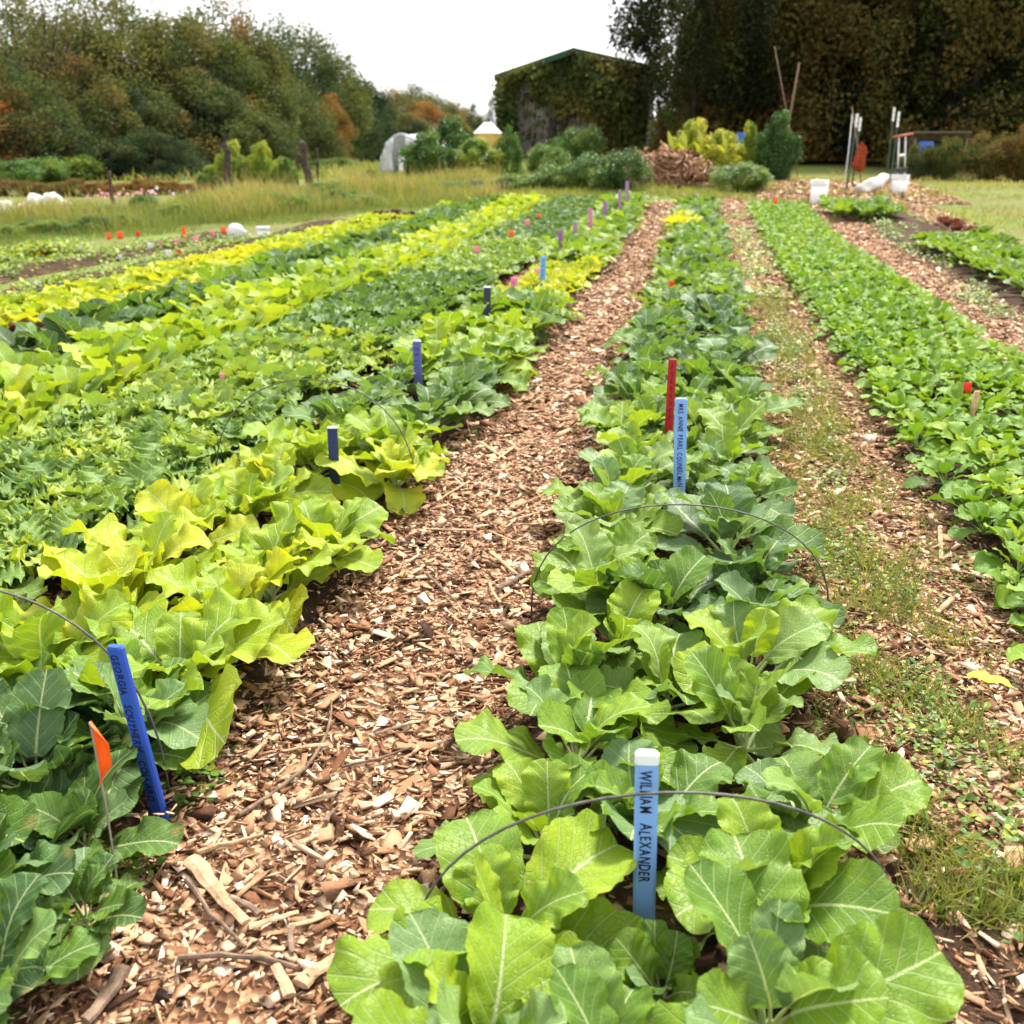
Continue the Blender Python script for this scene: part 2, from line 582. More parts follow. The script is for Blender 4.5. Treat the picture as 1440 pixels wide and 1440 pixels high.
# ------------------------------------------------------------------ leaves
def leaf_geo(L=0.3, W=0.1, pet=0.33, a=0.6, b=0.42, nl=16, nw=10, arch=0.9, cup=0.15, ruf=0.012, rfreq=4, edge=0.06,
             efreq=9, quilt=0.0, nveins=6, seed=0, petiole=True, lobes=0.0, twist=0.0):
    """one leaf growing from the origin along +Y, arching down; returns V, F(quads), uv"""
    r = np.random.default_rng(seed)
    ph = r.uniform(0, 2 * PI, 12)
    tt = np.linspace(0, 1, nl + 1)
    t = 0.35 * tt + 0.65 * (0.5 - 0.5 * np.cos(PI * tt))
    prof = np.power(np.clip(t, 1e-4, 1), a) * np.power(np.clip(1 - t, 1e-4, 1), b)
    prof /= prof.max()
    prof[0] = 0.05
    if lobes > 0:
        prof *= 1 - lobes * (0.5 + 0.5 * np.cos(2 * PI * 4.5 * t + ph[0])) * np.clip((0.8 - t) * 2, 0, 1)
    u = np.linspace(-1, 1, nw + 1)
    # midrib curve
    ns = 60
    s = np.linspace(0, 1, ns)
    th = -arch * (0.25 * s + 0.75 * s * s) + 0.12 * np.sin(2 * PI * s + ph[1])
    my = np.concatenate([[0], np.cumsum(np.cos(th))[:-1]]) / ns * L
    mz = np.concatenate([[0], np.cumsum(np.sin(th))[:-1]]) / ns * L
    mx = 0.05 * L * np.sin(s * 2.4 + ph[2]) * s
    st = pet + t * (1 - pet)
    py, pz, px_, pth = (np.interp(st, s, q) for q in (my, mz, mx, th))
    U, Tm = np.meshgrid(u, t)
    side = np.where(U < 0, 0.0, 1.0)
    au = np.abs(U)
    en = (np.sin(2 * PI * efreq * Tm + ph[3] + side * ph[4]) * 0.5 + np.sin(2 * PI * efreq * 1.9 * Tm + ph[5] + side * ph[6]) * 0.35
          + np.sin(2 * PI * 2.3 * Tm + ph[7] + side * 2.1) * 0.6)
    w = prof[:, None] * W
    X = U * w * (1 + edge * en * au ** 3)
    h = cup * au ** 1.4 * w
    h = h + ruf * au ** 2.2 * (np.sin(2 * PI * rfreq * Tm + ph[8] + side * ph[9]) + 0.5 * np.sin(2 * PI * rfreq * 2.1 * Tm + ph[10] + side * 1.3)) * (0.35 + prof[:, None])
    if quilt:
        h = h + quilt * np.sin(2 * PI * nveins * (Tm - 0.36 * (np.abs(X) / W)) + side * 2.5) * np.minimum(au * 2, 1) * (1 - au * 0.4)
    tw = twist * Tm
    Y = py[:, None] - np.sin(pth)[:, None] * h - 0.06 * L * au ** 2 * (Tm < 0.5) * 0
    Z = pz[:, None] + np.cos(pth)[:, None] * h + tw * X
    V = np.stack([X + px_[:, None], Y, Z], -1).reshape(-1, 3)
    uv = np.stack([X / W * 0.5 + 0.5, Tm], -1).reshape(-1, 2)
    n1 = nw + 1
    i = np.arange(nl)[:, None] * n1 + np.arange(nw)[None]
    F = np.stack([i, i + 1, i + n1 + 1, i + n1], -1).reshape(-1, 4)
    if petiole:
        k = 5
        base = len(V)
        ps, rr = [], []
        for q in range(6):
            sq = (pet + 0.28 * (1 - pet)) * q / 5
            rr.append((0.024 - 0.019 * q / 5) * L)
            ps.append((np.interp(sq, s, mx), np.interp(sq, s, my), np.interp(sq, s, mz) - 0.6 * rr[-1]))
        pv = []
        for (x, y, z), rad in zip(ps, rr):
            for q in range(k):
                an = 2 * PI * q / k
                pv.append((x + rad * math.cos(an), y, z + rad * math.sin(an)))
        pf = [(base + a_ * k + q, base + a_ * k + (q + 1) % k, base + (a_ + 1) * k + (q + 1) % k, base + (a_ + 1) * k + q)
              for a_ in range(5) for q in range(k)]
        V = np.concatenate([V, pv])
        F = np.concatenate([F, pf])
        uv = np.concatenate([uv, np.tile([[0.5, 0.1]], (len(pv), 1))])
    return V, F, uv


KIND = {
    'collard': dict(p=dict(L=0.33, W=0.090, pet=0.28, a=0.50, b=0.36, arch=0.95, cup=0.30, ruf=0.011, rfreq=2.2, edge=0.05, efreq=8, quilt=0.0024), mat='leaf'),
    'mustard': dict(p=dict(L=0.34, W=0.100, pet=0.22, a=0.55, b=0.42, arch=1.0, cup=0.28, ruf=0.014, rfreq=2.3, edge=0.05, efreq=6, quilt=0.003), mat='leaf'),
    'spinach': dict(p=dict(L=0.165, W=0.039, pet=0.38, a=0.55, b=0.38, arch=1.0, cup=0.3, ruf=0.004, rfreq=2, edge=0.05, efreq=3, quilt=0.0012, nl=10, nw=6), mat='spinach'),
    'kale': dict(p=dict(L=0.23, W=0.075, pet=0.24, a=0.6, b=0.42, arch=1.1, cup=0.25, ruf=0.014, rfreq=6, edge=0.24, efreq=7, lobes=0.16, nl=40, nw=8), mat='frill'),
    'lettuce': dict(p=dict(L=0.21, W=0.085, pet=0.08, a=0.5, b=0.28, arch=0.7, cup=0.45, ruf=0.014, rfreq=5, edge=0.12, efreq=9, nl=12, nw=8), mat='leaf'),
    'turnip': dict(p=dict(L=0.34, W=0.072, pet=0.25, a=0.75, b=0.36, arch=0.9, cup=0.25, ruf=0.012, rfreq=4, edge=0.2, efreq=6, lobes=0.35, nl=14, nw=6), mat='leaf'),
}
for kname, kd in KIND.items():
    P = kd['p']
    kd['hi'] = []
    for q in range(14 if kname in ('collard', 'mustard') else 7):
        pp = dict(P)
        pp['arch'] = P['arch'] * random.uniform(0.55, 1.35)
        pp['cup'] = P['cup'] * random.uniform(0.2, 1.6)
        pp['W'] = P['W'] * random.uniform(0.82, 1.15)
        pp['a'] = P['a'] * random.uniform(0.8, 1.25)
        pp['ruf'] = P['ruf'] * random.uniform(0.5, 1.5)
        pp['twist'] = random.uniform(-0.35, 0.35)
        hi = dict(pp)
        if kname in ('collard', 'mustard'):
            hi['nl'], hi['nw'] = 36, 14
        V, F, uv = leaf_geo(seed=100 + q, **hi)
        kd['hi'].append(np_mesh(kname + '_leaf', V, F, M[kd['mat']], uv, smooth=True))
    kd['lo'] = []
    for q in range(5):
        pp = dict(P)
        pp['arch'] = P['arch'] * random.uniform(0.6, 1.3)
        pp['nl'], pp['nw'] = (14, 4) if kname == 'kale' else (8, 4)
        pp['petiole'] = False
        pp['efreq'] = 5.5 if kname == 'kale' else min(pp['efreq'], 3.0)
        pp['edge'] = pp['edge'] * (1.0 if kname == 'kale' else 0.7)
        pp['rfreq'] = 4.5 if kname == 'kale' else min(pp['rfreq'], 2.6)
        kd['lo'].append(leaf_geo(seed=200 + q, **pp))

GOLD = 2.39996


def leaf_pose(kind, i, n, rnd):
    r = i / max(1, n - 1)                       # 0 outer .. 1 inner
    az = i * GOLD + rnd.uniform(-0.4, 0.4)
    if kind == 'spinach':
        el = math.radians(18 + 58 * r + rnd.uniform(-10, 12))
        s = (1.05 - 0.35 * r)
    elif kind == 'lettuce':
        el = math.radians(25 + 58 * r + rnd.uniform(-8, 8))
        s = 1.05 - 0.4 * r
    elif kind == 'kale':
        el = math.radians(28 + 50 * r + rnd.uniform(-14, 14))
        s = 1.0 - 0.3 * r
    elif kind == 'turnip':
        el = math.radians(42 + 38 * r + rnd.uniform(-12, 10))
        s = 1.0 - 0.3 * r
    else:
        el = math.radians(32 + 44 * r + rnd.uniform(-22, 18))
        s = (1.08 - 0.42 * r ** 1.3) * rnd.uniform(0.85, 1.12)
    return az, el, rnd.uniform(-0.35, 0.35), s * rnd.uniform(0.85, 1.14)


STEM = {}


def stem_mesh(h):
    k = round(h, 3)
    if k not in STEM:
        STEM[k] = MB().tube([(0, 0, -0.04), (0.004, 0, h * 0.5), (0, 0.003, h)], [0.014, 0.012, 0.009], 7).mesh('stem', M['stem'], True)
    return STEM[k]


NL = dict(collard=12, mustard=13, spinach=13, kale=13, lettuce=14, turnip=9)
STEMH = dict(collard=0.10, mustard=0.07, spinach=0.015, kale=0.05, lettuce=0.02, turnip=0.02)


def full_plant(name, kind, loc, scale, tone, label, cat, group=None, nleaf=None, yellow=0.0, spread=0.12, azo=None):
    """a plant as a thing: every leaf a part"""
    rnd = random.Random(hash((round(loc[0], 3), round(loc[1], 3))) & 0xffff)
    e = empty(name, loc, (rnd.uniform(0, 6.28) if azo is None else azo), scale)
    e.rotation_euler = (rnd.uniform(-0.16, 0.16), rnd.uniform(-0.16, 0.16), e.rotation_euler[2])
    tag(e, label, cat, group)
    sh = STEMH[kind]
    if kind in ('collard', 'mustard', 'kale'):
        link('stem', stem_mesh(sh), e)
    n = nleaf or NL[kind]
    for i in range(n):
        az, el, roll, s = leaf_pose(kind, i, n, rnd)
        me = KIND[kind]['hi'][rnd.randrange(len(KIND[kind]['hi']))]
        tn = tone + rnd.uniform(-spread, spread) + 0.10 * (i / n - 0.4)
        link('leaf', me, e, (0, 0, sh * (0.35 + 0.6 * i / n)), (el, roll, az), s,
             (tn, yellow if rnd.random() < 0.5 else yellow * 0.15, rnd.uniform(0.4, 1.0) if (kind == 'collard' and tone < 0.6 and rnd.random() < 0.28) else 0.0, 1))
    return e


PLANT_CACHE = {}


def plant_meshes(kind, nvar=5, mat=None):
    key = (kind, mat)
    if key in PLANT_CACHE:
        return PLANT_CACHE[key]
    out = []
    for v in range(nvar):
        rnd = random.Random(v * 13 + 5)
        n = NL[kind]
        T, E, S, tn = [], [], [], []
        for i in range(n):
            az, el, roll, s = leaf_pose(kind, i, n, rnd)
            T.append((0, 0, STEMH[kind] * (0.35 + 0.6 * i / n)))
            E.append((el, roll, az))
            S.append(s)
            tn.append(rnd.uniform(-0.1, 0.1) + 0.1 * (i / n - 0.4))
        out.append(scatter(kind + '_plant', KIND[kind]['lo'], np.array(T), np.array(E), np.array(S), np.array(tn),
                           M[mat or KIND[kind]['mat']], smooth=True))
    PLANT_CACHE[key] = out
    return out


def small_plant(name, kind, loc, scale, tone, label, cat, group, mat=None):
    ms = plant_meshes(kind, mat=mat)
    o = link(name, random.choice(ms), None, loc, (random.uniform(-.12, .12), random.uniform(-.12, .12), random.uniform(0, 6.28)),
             scale, (tone, 0, 0, 1))
    return tag(o, label, cat, group)


# ------------------------------------------------------------------ ground, beds and paths
xs = np.unique(np.concatenate([np.linspace(-700, -60, 30), np.linspace(-60, 60, 100), np.linspace(60, 700, 30)]))
ys = np.unique(np.concatenate([np.linspace(-30, 90, 110), np.linspace(90, 1200, 50)]))
GX, GY = np.meshgrid(xs, ys)
GV = np.stack([GX, GY, terrain(GX, GY)], -1).reshape(-1, 3)
i = np.arange(len(ys) - 1)[:, None] * len(xs) + np.arange(len(xs) - 1)[None]
GF = np.stack([i, i + 1, i + len(xs) + 1, i + len(xs)], -1).reshape(-1, 4)
struct(link('ground', np_mesh('ground', GV, GF, M['ground'], smooth=True)))


def strip(name, x0, x1, y0, y1, lift, hump, mat, wob=0.05, nx=9, dy=0.12, seed=0, rough=0.008):
    r = np.random.default_rng(seed)
    yy = np.arange(y0, y1, dy)
    uu = np.linspace(0, 1, nx)
    U, Yg = np.meshgrid(uu, yy)
    p = r.uniform(0, 6.28, 6)
    l = x0 + wob * (np.sin(Yg * 1.7 + p[0]) + 0.6 * np.sin(Yg * 3.9 + p[1]))
    rr = x1 + wob * (np.sin(Yg * 1.9 + p[2]) + 0.6 * np.sin(Yg * 3.3 + p[3]))
    X = l + (rr - l) * U
    prof = np.clip(np.sin(PI * U), 0, 1) ** 0.5
    Z = terrain(X, Yg) + lift + hump * prof + r.normal(0, rough, X.shape) * prof
    Z[:, 0] = terrain(X, Yg)[:, 0] - 0.02
    Z[:, -1] = terrain(X, Yg)[:, -1] - 0.02
    V = np.stack([X, Yg, Z], -1).reshape(-1, 3)
    i = np.arange(len(yy) - 1)[:, None] * nx + np.arange(nx - 1)[None]
    F = np.stack([i, i + 1, i + nx + 1, i + nx], -1).reshape(-1, 4)
    return struct(link(name, np_mesh(name, V, F, mat, smooth=True)))


YEND = 23.6
BED = dict(A=(-2.0, -1.12), B=(-0.44, 0.48), C=(-3.10, -2.12), D=(-4.08, -3.24), E=(-4.70, -4.15), F=(-5.22, -4.72), G=(-6.12, -5.38),
           H=(-7.4, -6.5), I=(-8.7, -7.8), S=(1.08, 2.32), R=(3.05, 4.35))
for n_, (a, b) in BED.items():
    y0 = 0.6 if n_ in 'ABCDS' else (3.0 if n_ != 'R' else 7.0)
    y1 = {'H': 19.5, 'I': 17.0, 'G': 20.5, 'F': 22, 'E': 23}.get(n_, YEND)
    strip('soil_bed', a, b, y0, y1, 0.012, 0.05, M['soil'], seed=ord(n_))
PATHS = [(-1.20, -0.36, 0.5, YEND + 1.0), (0.40, 1.16, 0.5, YEND + 2.5), (2.24, 3.12, 3.0, YEND + 0.5), (4.35, 5.1, 9.0, 24.5)]
for q, (a, b, y0, y1) in enumerate(PATHS):
    strip('path', a, b, y0, y1, 0.006, 0.012, M['mulch'], wob=0.03, seed=50 + q, rough=0.004)
strip('soil_bed', 0.40, 0.70, 1.15, 1.95, 0.012, 0.013, M['soil'], wob=0.03, dy=0.05, seed=62, rough=0.006)
strip('path', -2.2, -1.95, 0.6, YEND, 0.004, 0.006, M['mulch'], wob=0.02, seed=61, rough=0.003)


# ------------------------------------------------------------------ wood chips
def chip_template(seed):
    r = np.random.default_rng(seed)
    V = np.array([(-1, -1, -1), (1, -1, -1), (1, 1, -1), (-1, 1, -1), (-1, -1, 1), (1, -1, 1), (1, 1, 1), (-1, 1, 1)], float) * 0.5
    V += r.uniform(-0.24, 0.24, V.shape)
    tip = r.uniform(0.15, 1.0)
    V[V[:, 0] > 0, 1] *= tip
    F = np.array([(0, 3, 2, 1), (4, 5, 6, 7), (0, 1, 5, 4), (1, 2, 6, 5), (2, 3, 7, 6), (3, 0, 4, 7)])
    return V, F, V[:, :2] + 0.5


CHIPS = [chip_template(q) for q in range(9)]


def chips(x0, x1, y0, y1, dens, size, keep=None, lift=0.012):
    n = int((x1 - x0) * (y1 - y0) * dens)
    x = RNG.uniform(x0, x1, n)
    y = RNG.uniform(y0, y1, n)
    if keep is not None:
        k = keep(x, y)
        x, y = x[k], y[k]
    n = len(x)
    L = np.clip(RNG.lognormal(math.log(size), 0.58, n), 0.006, 0.095)
    Wd = L * np.clip(RNG.lognormal(math.log(0.36), 0.5, n), 0.08, 1.0)
    H = np.clip(L * RNG.uniform(0.04, 0.12, n), 0.001, 0.0045)
    T = np.stack([x, y, terrain(x, y) + lift + RNG.uniform(0, 0.016, n)], 1)
    E = np.stack([RNG.normal(0, 0.28, n), RNG.normal(0, 0.28, n), RNG.uniform(0, 6.28, n)], 1)
    tone = np.clip(RNG.beta(1.9, 1.45, n), 0, 1)
    return T, E, np.stack([L, Wd, H], 1), tone


parts = []
for q, (a, b, y0, y1) in enumerate(PATHS):
    for (u, v, d, s) in ((0.9, 5.0, 5200, 0.0185), (5.0, 11.0, 1900, 0.027), (11.0, 27.0, 560, 0.044)):
        lo, hi = max(u, y0), min(v, y1)
        if hi > lo:
            e = 0.10
            def keep(x, y, a=a, b=b):
                d_ = np.minimum(x - (a - 0.10), (b + 0.10) - x)
                return RNG.uniform(0, 1, len(x)) < np.clip(d_ / 0.18, 0.12, 1)
            parts.append(chips(a - e, b + e, lo, hi, d * (0.85 if q else 1.0), s, keep))
# thinner litter of chips on the beds' shoulders
parts.append(chips(-2.2, -1.95, 1.2, 12, 900, 0.026))
parts.append(chips(0.38, 0.75, 1.1, 2.0, 1500, 0.014, lift=0.022))
parts.append(chips(-2.0, -1.1, 1.0, 5, 700, 0.022, lift=0.055))
parts.append(chips(-0.45, 0.5, 1.0, 5, 700, 0.022, lift=0.055))
T, E, S, tn = (np.concatenate([p[k] for p in parts]) for k in range(4))
stuff(link('wood_chips', scatter('wood_chips', CHIPS, T, E, S, tn, M['chip'])), 'tan wood chip mulch covering the garden paths', 'wood chips')
#@@PLANTS
# ------------------------------------------------------------------ plants in the two near rows
ORD = ['first', 'second', 'third', 'fourth', 'fifth', 'sixth', 'seventh', 'eighth', 'ninth', 'tenth', 'eleventh', 'twelfth', 'thirteenth',
       'fourteenth', 'fifteenth', 'sixteenth', 'seventeenth', 'eighteenth', 'nineteenth', 'twentieth', 'twenty-first', 'twenty-second',
       'twenty-third', 'twenty-fourth', 'twenty-fifth', 'twenty-sixth', 'twenty-seventh', 'twenty-eighth', 'twenty-ninth', 'thirtieth',
       'thirty-first', 'thirty-second', 'thirty-third', 'thirty-fourth', 'thirty-fifth', 'thirty-sixth', 'thirty-seventh', 'thirty-eighth',
       'thirty-ninth', 'fortieth']


def shade(t):
    return 'dark bluish green' if t < 0.26 else 'mid green' if t < 0.48 else 'light green' if t < 0.64 else 'yellow-green'


def lerp_tab(y, tab):
    for (y0, v0), (y1, v1) in zip(tab, tab[1:]):
        if y0 <= y <= y1:
            return v0 + (v1 - v0) * (y - y0) / (y1 - y0)
    return tab[-1][1] if y > tab[-1][0] else tab[0][1]


rnd = random.Random(21)
# places where the photo shows a stake or flag standing clear of the leaves (px, py, distance, clear metres in front)
CLEAR = [on_y(910, 1057, 1.66)[:2] + (0.50, 0.16), on_y(170, 1000, 1.78)[:2] + (0.36, 0.21), on_y(467, 640, 3.95)[:2] + (0.62, 0.22), on_y(955, 640, 3.95)[:2] + (0.85, 0.14),
         on_y(586, 500, 5.75)[:2] + (0.4,), on_y(685, 430, 8.1)[:2] + (0.5,), on_y(722, 410, 9.3)[:2] + (0.5,), on_y(764, 380, 10.6)[:2] + (0.5,),
         on_y(132, 1048, 1.52)[:2] + (0.2,)]


def blocked(x, y, half=0.13):
    for (cx, cy, dist, *hw) in CLEAR:
        half = hw[0] if hw else 0.13
        r = math.hypot(cx, cy)
        ux, uy = -cx / r, -cy / r
        dx, dy = x - cx, y - cy
        al, ac = dx * ux + dy * uy, abs(dx * uy - dy * ux)
        if -0.07 < al < dist and ac < half:
            return True
    return False


# right row: two staggered lines of collards
TB_L = [(1.0, 0.56), (1.6, 0.60), (2.0, 0.46), (2.6, 0.52), (3.3, 0.50), (4.2, 0.56), (5.2, 0.42), (6.0, 0.30), (8.2, 0.26), (9, 0.45), (11, 0.42), (13, 0.40)]
TB_R = [(1.0, 0.34), (1.6, 0.50), (2.0, 0.36), (2.5, 0.56), (2.9, 0.22), (3.6, 0.22), (4.2, 0.50), (5.4, 0.45), (6.0, 0.24), (8.2, 0.22), (9, 0.42), (13, 0.34)]
NEAR = 11.5
FARB, FARA = [], []
for line, x0, tab, words in ((0, -0.22, TB_L, 'chip path side'), (1, 0.26, TB_R, 'spinach side'), (2, 0.03, TB_R, 'middle line')):
    y, k = 1.12 + 0.2 * (line % 2), 0
    while y < NEAR:
        x = x0 + rnd.uniform(-0.08, 0.08)
        if blocked(x, y):
            y += 0.1
            continue
        t = lerp_tab(y, tab) + rnd.uniform(-0.05, 0.05)
        s = rnd.uniform(0.76, 1.02) * (1.0 if y < 3.6 else 0.95)
        if 5.6 < y < 8.5:
            s *= 1.12
        if line == 2:
            s *= 0.92
        full_plant('collard_plant', 'collard', (x, y, tz(x, y) + 0.045), s, t,
                   '%s collard plant, %s from the front on the right row\'s %s' % (shade(t), ORD[k], words), 'collard', 'collards of the right row',
                   yellow=0.25 if t < 0.5 else 0.05)
        y += (0.30 if line < 2 else 0.52) + rnd.uniform(-0.05, 0.05)
        k += 1
    while y < 15.5:
        x = x0 + rnd.uniform(-0.07, 0.07)
        t = 0.36 + rnd.uniform(-0.12, 0.14)
        small_plant('collard_plant', 'collard', (x, y, tz(x, y) + 0.045), rnd.uniform(0.75, 0.95), t,
                    'green collard plant just beyond the red flag in the right row', 'collard', 'far collards of the right row')
        y += 0.33
    while y < YEND - 0.4:
        FARB.append((x0 + rnd.uniform(-0.09, 0.09), y, tz(x0, y) + 0.045, rnd.uniform(0.75, 0.95), 0.30 + rnd.uniform(-0.1, 0.14)))
        y += 0.3

# left row: dark collards, then yellow-green mustards, then mixed brassicas
TA = [(1.0, 0.22), (1.75, 0.24), (2.02, 0.36), (2.2, 0.70), (3.0, 0.79), (4.05, 0.76), (4.35, 0.60), (4.6, 0.30), (5.6, 0.26), (6.0, 0.60), (7.4, 0.68),
      (7.9, 0.30), (8.6, 0.50), (9.4, 0.86), (12.2, 0.88), (12.8, 0.42)]
for line, x0, words in ((0, -1.70, 'kale side'), (1, -1.30, 'chip path side')):
    y, k = 1.22 + 0.17 * line, 0
    while y < 12.6:
        x = x0 + rnd.uniform(-0.07, 0.07)
        if blocked(x, y):
            y += 0.1
            continue
        t = lerp_tab(y, TA) + rnd.uniform(-0.10, 0.07)
        kind = 'mustard' if (2.15 < y < 4.4 or 6.0 < y < 7.6) else 'lettuce' if 9.2 < y < 12.3 else 'collard'
        s = rnd.uniform(0.80, 1.02)
        if kind == 'mustard':
            s *= 1.12
        if y < 2.1:
            s *= 0.95
        nm = {'mustard': 'mustard', 'lettuce': 'lettuce', 'collard': 'collard'}[kind]
        full_plant(nm + '_plant', kind, (x, y, tz(x, y) + 0.045), s * (1.15 if kind == 'lettuce' else 1), t,
                   '%s %s plant, %s from the front on the left row\'s %s' % (shade(t), nm, ORD[k], words), nm, nm + ' plants of the left row',
                   yellow=0.3 if y < 2.1 else 0.06)
        y += (0.31 if kind != 'lettuce' else 0.28) + rnd.uniform(-0.03, 0.03)
        k += 1
    while y < 16.5:
        x = x0 + rnd.uniform(-0.07, 0.07)
        small_plant('collard_plant', 'collard', (x, y, tz(x, y) + 0.045), rnd.uniform(0.95, 1.25), 0.42 + rnd.uniform(-0.16, 0.16),
                    'far green collard plant among the pink and purple stakes', 'collard', 'far collards of the left row')
        y += 0.36
    while y < YEND - 0.3:
        FARA.append((x0 + rnd.uniform(-0.09, 0.09), y, tz(x0, y) + 0.045, rnd.uniform(0.9, 1.15), 0.40 + rnd.uniform(-0.16, 0.16)))
        y += 0.33

for q, (x, y, s, t) in enumerate(((-1.22, 1.60, 0.66, 0.24), (-1.42, 1.72, 0.9, 0.20), (-1.30, 1.36, 0.82, 0.20), (-1.50, 1.50, 0.9, 0.26), (-1.16, 1.20, 0.72, 0.28), (-1.36, 2.0, 0.8, 0.34), (-1.62, 1.78, 0.95, 0.3), (-1.10, 1.40, 0.55, 0.30))):
    full_plant('collard_plant', 'collard', (x, y, tz(x, y) + 0.02), s, t,
               ('small dark collard right below the orange flag', 'dark collard behind the orange flag', 'large dark collard at the left edge below the flag', 'dark collard at the left edge beside the flag',
                'lowest dark collard at the bottom left corner', 'mid green collard at the foot of the royal blue stake', 'blue-green collard at the left edge before the mustards', 'small collard at the foot of the orange flag\'s wire')[q],
               'collard', 'collards of the left row', yellow=0.5)

for (x, y, s, t, lab) in ((0.02, 1.40, 0.52, 0.34, 'small collard at the foot of the white-tipped stake'), (0.0, 1.16, 0.6, 0.42, 'small collard at the bottom between the two front plants'),
                          (-0.02, 3.02, 0.55, 0.4, 'small collard in front of the tall pale blue stake')):
    full_plant('collard_plant', 'collard', (x, y, tz(x, y) + 0.03), s, t, lab, 'collard', 'collards of the right row')

# ------------------------------------------------------------------ spinach bed on the right
cand = []
for q in range(6):
    x0 = 1.20 + q * 0.195
    y = 2.15 + (q % 2) * 0.1 + 0.10 * q
    while y < YEND - 0.2:
        cand.append((x0 + rnd.uniform(-0.05, 0.05), y + rnd.uniform(-0.04, 0.04), q))
        y += 0.20
cand.sort(key=lambda c: c[1])
rest = []
NQ = {}
for n_, (x, y, q) in enumerate(cand):
    t = 0.58 + rnd.uniform(-0.16, 0.18)
    s = rnd.uniform(0.8, 1.25)
    z = tz(x, y) + 0.055
    pxx = 720 + FPX * np.dot(np.array([x, y, z - CAM_H]), RT) / np.dot(np.array([x, y, z - CAM_H]), FW)
    if pxx > 1560:
        continue
    if y < 5.4:
        NQ[q] = NQ.get(q, -1) + 1
        full_plant('spinach_plant', 'spinach', (x, y, z), s, t, '%s visible spinach plant in the %s line from the weedy path' % (ORD[NQ[q]], ORD[q]),
                   'spinach', 'near spinach plants of the right bed', spread=0.16)
    elif n_ < 340:
        small_plant('spinach_plant', 'spinach', (x, y, z), s, t, 'green spinach plant in the dense right bed past the orange flag',
                    'spinach', 'spinach plants further along the right bed')
    else:
        rest.append((x, y, z, s, t))


def plant_mass(name, kind, spots, label, cat, mat=None, per=8):
    """a far mass of plants that nobody could count"""
    T, E, S, tn = [], [], [], []
    for (x, y, z, s, t) in spots:
        off = rnd.uniform(0, 6.28)
        for i in range(per):
            az, el, roll, ls = leaf_pose(kind, i, per, rnd)
            T.append((x, y, z + STEMH[kind] * s * 0.6))
            E.append((el, roll, az + off))
            S.append(ls * s)
            tn.append(t + rnd.uniform(-0.13, 0.13))
    me = scatter(name, KIND[kind]['lo'], np.array(T), np.array(E), np.array(S), np.array(tn), M[mat or KIND[kind]['mat']], smooth=True)
    return stuff(link(name, me, color=(0, 0, 0, 1)), label, cat)


plant_mass('collard_mass', 'collard', FARB, 'dense greens at the far end of the right row', 'greens', per=10)
plant_mass('collard_mass', 'collard', FARA, 'dense greens around the farthest purple stakes', 'greens', per=10)
for (x, y) in ((-0.25, 17.3), (-0.1, 17.7), (-0.3, 18.0), (-0.15, 18.3)):
    small_plant('collard_plant', 'collard', (x, y, tz(x, y) + 0.09), 0.95, 1.0, 'bright yellow plant near the far end of the right row', 'greens', 'yellow plants of the right row')
plant_mass('spinach_mass', 'spinach', rest, 'dense carpet of spinach at the far end of the right bed', 'spinach')

# ------------------------------------------------------------------ curly kale bed next to the left row
rest = []
for q in range(6):
    nk = -1
    x0 = -2.22 - q * 0.16
    y = 2.2 + (q % 2) * 0.11
    while y < YEND - 0.5:
        x = x0 + rnd.uniform(-0.05, 0.05)
        z = tz(x, y) + 0.05
        v = np.array([x, y, z + 0.3 - CAM_H])
        if np.dot(v, FW) > 0.5 and 720 + FPX * np.dot(v, RT) / np.dot(v, FW) > -90:
            if y < 4.6:
                nk += 1
                full_plant('kale_plant', 'kale', (x, y, z), rnd.uniform(0.95, 1.3), 0.64 + rnd.uniform(-0.16, 0.16),
                           '%s visible curly kale plant in the %s line from the mustard row' % (ORD[nk], ORD[q]), 'kale', 'near curly kale plants', spread=0.15)
            elif y < 7.0:
                small_plant('kale_plant', 'kale', (x, y, z), rnd.uniform(0.95, 1.3), 0.66 + rnd.uniform(-0.15, 0.15),
                            'curly kale plant in the middle of the kale bed', 'kale', 'curly kale plants further along')
            elif y < 10.2:
                small_plant('kale_plant', 'kale', (x, y, z), rnd.uniform(1.0, 1.35), 0.36 + rnd.uniform(-0.10, 0.12),
                            'dark green kale plant beyond the orange flag in the kale bed', 'kale', 'dark kale plants')
            else:
                dark = y > 15
                rest.append((x, y, z, rnd.uniform(0.95, 1.3), (0.30 if dark else 0.62) + rnd.uniform(-0.12, 0.12)))
        y += 0.195
plant_mass('kale_mass', 'kale', rest, 'feathery greens filling the far half of the kale bed', 'greens')

# ------------------------------------------------------------------ beds further left


def bed(names, kind, xs_, y0, y1, step, sc_, tone, label, cat, group, mat=None, jit=0.06, var=0.1, skip=None):
    for x0 in xs_:
        y = y0 + rnd.uniform(0, step)
        while y < y1:
            x = x0 + rnd.uniform(-jit, jit)
            z = tz(x, y) + 0.05
            v = np.array([x, y, z + 0.3 - CAM_H])
            dpt = np.dot(v, FW)
            if dpt > 0.5 and -70 < 720 + FPX * np.dot(v, RT) / dpt < 1500 and not (skip and skip(x, y)):
                small_plant(names, kind, (x, y, z), sc_ * rnd.uniform(0.85, 1.2), tone(y) + rnd.uniform(-var, var), label, cat, group, mat)
            y += step * rnd.uniform(0.85, 1.15)


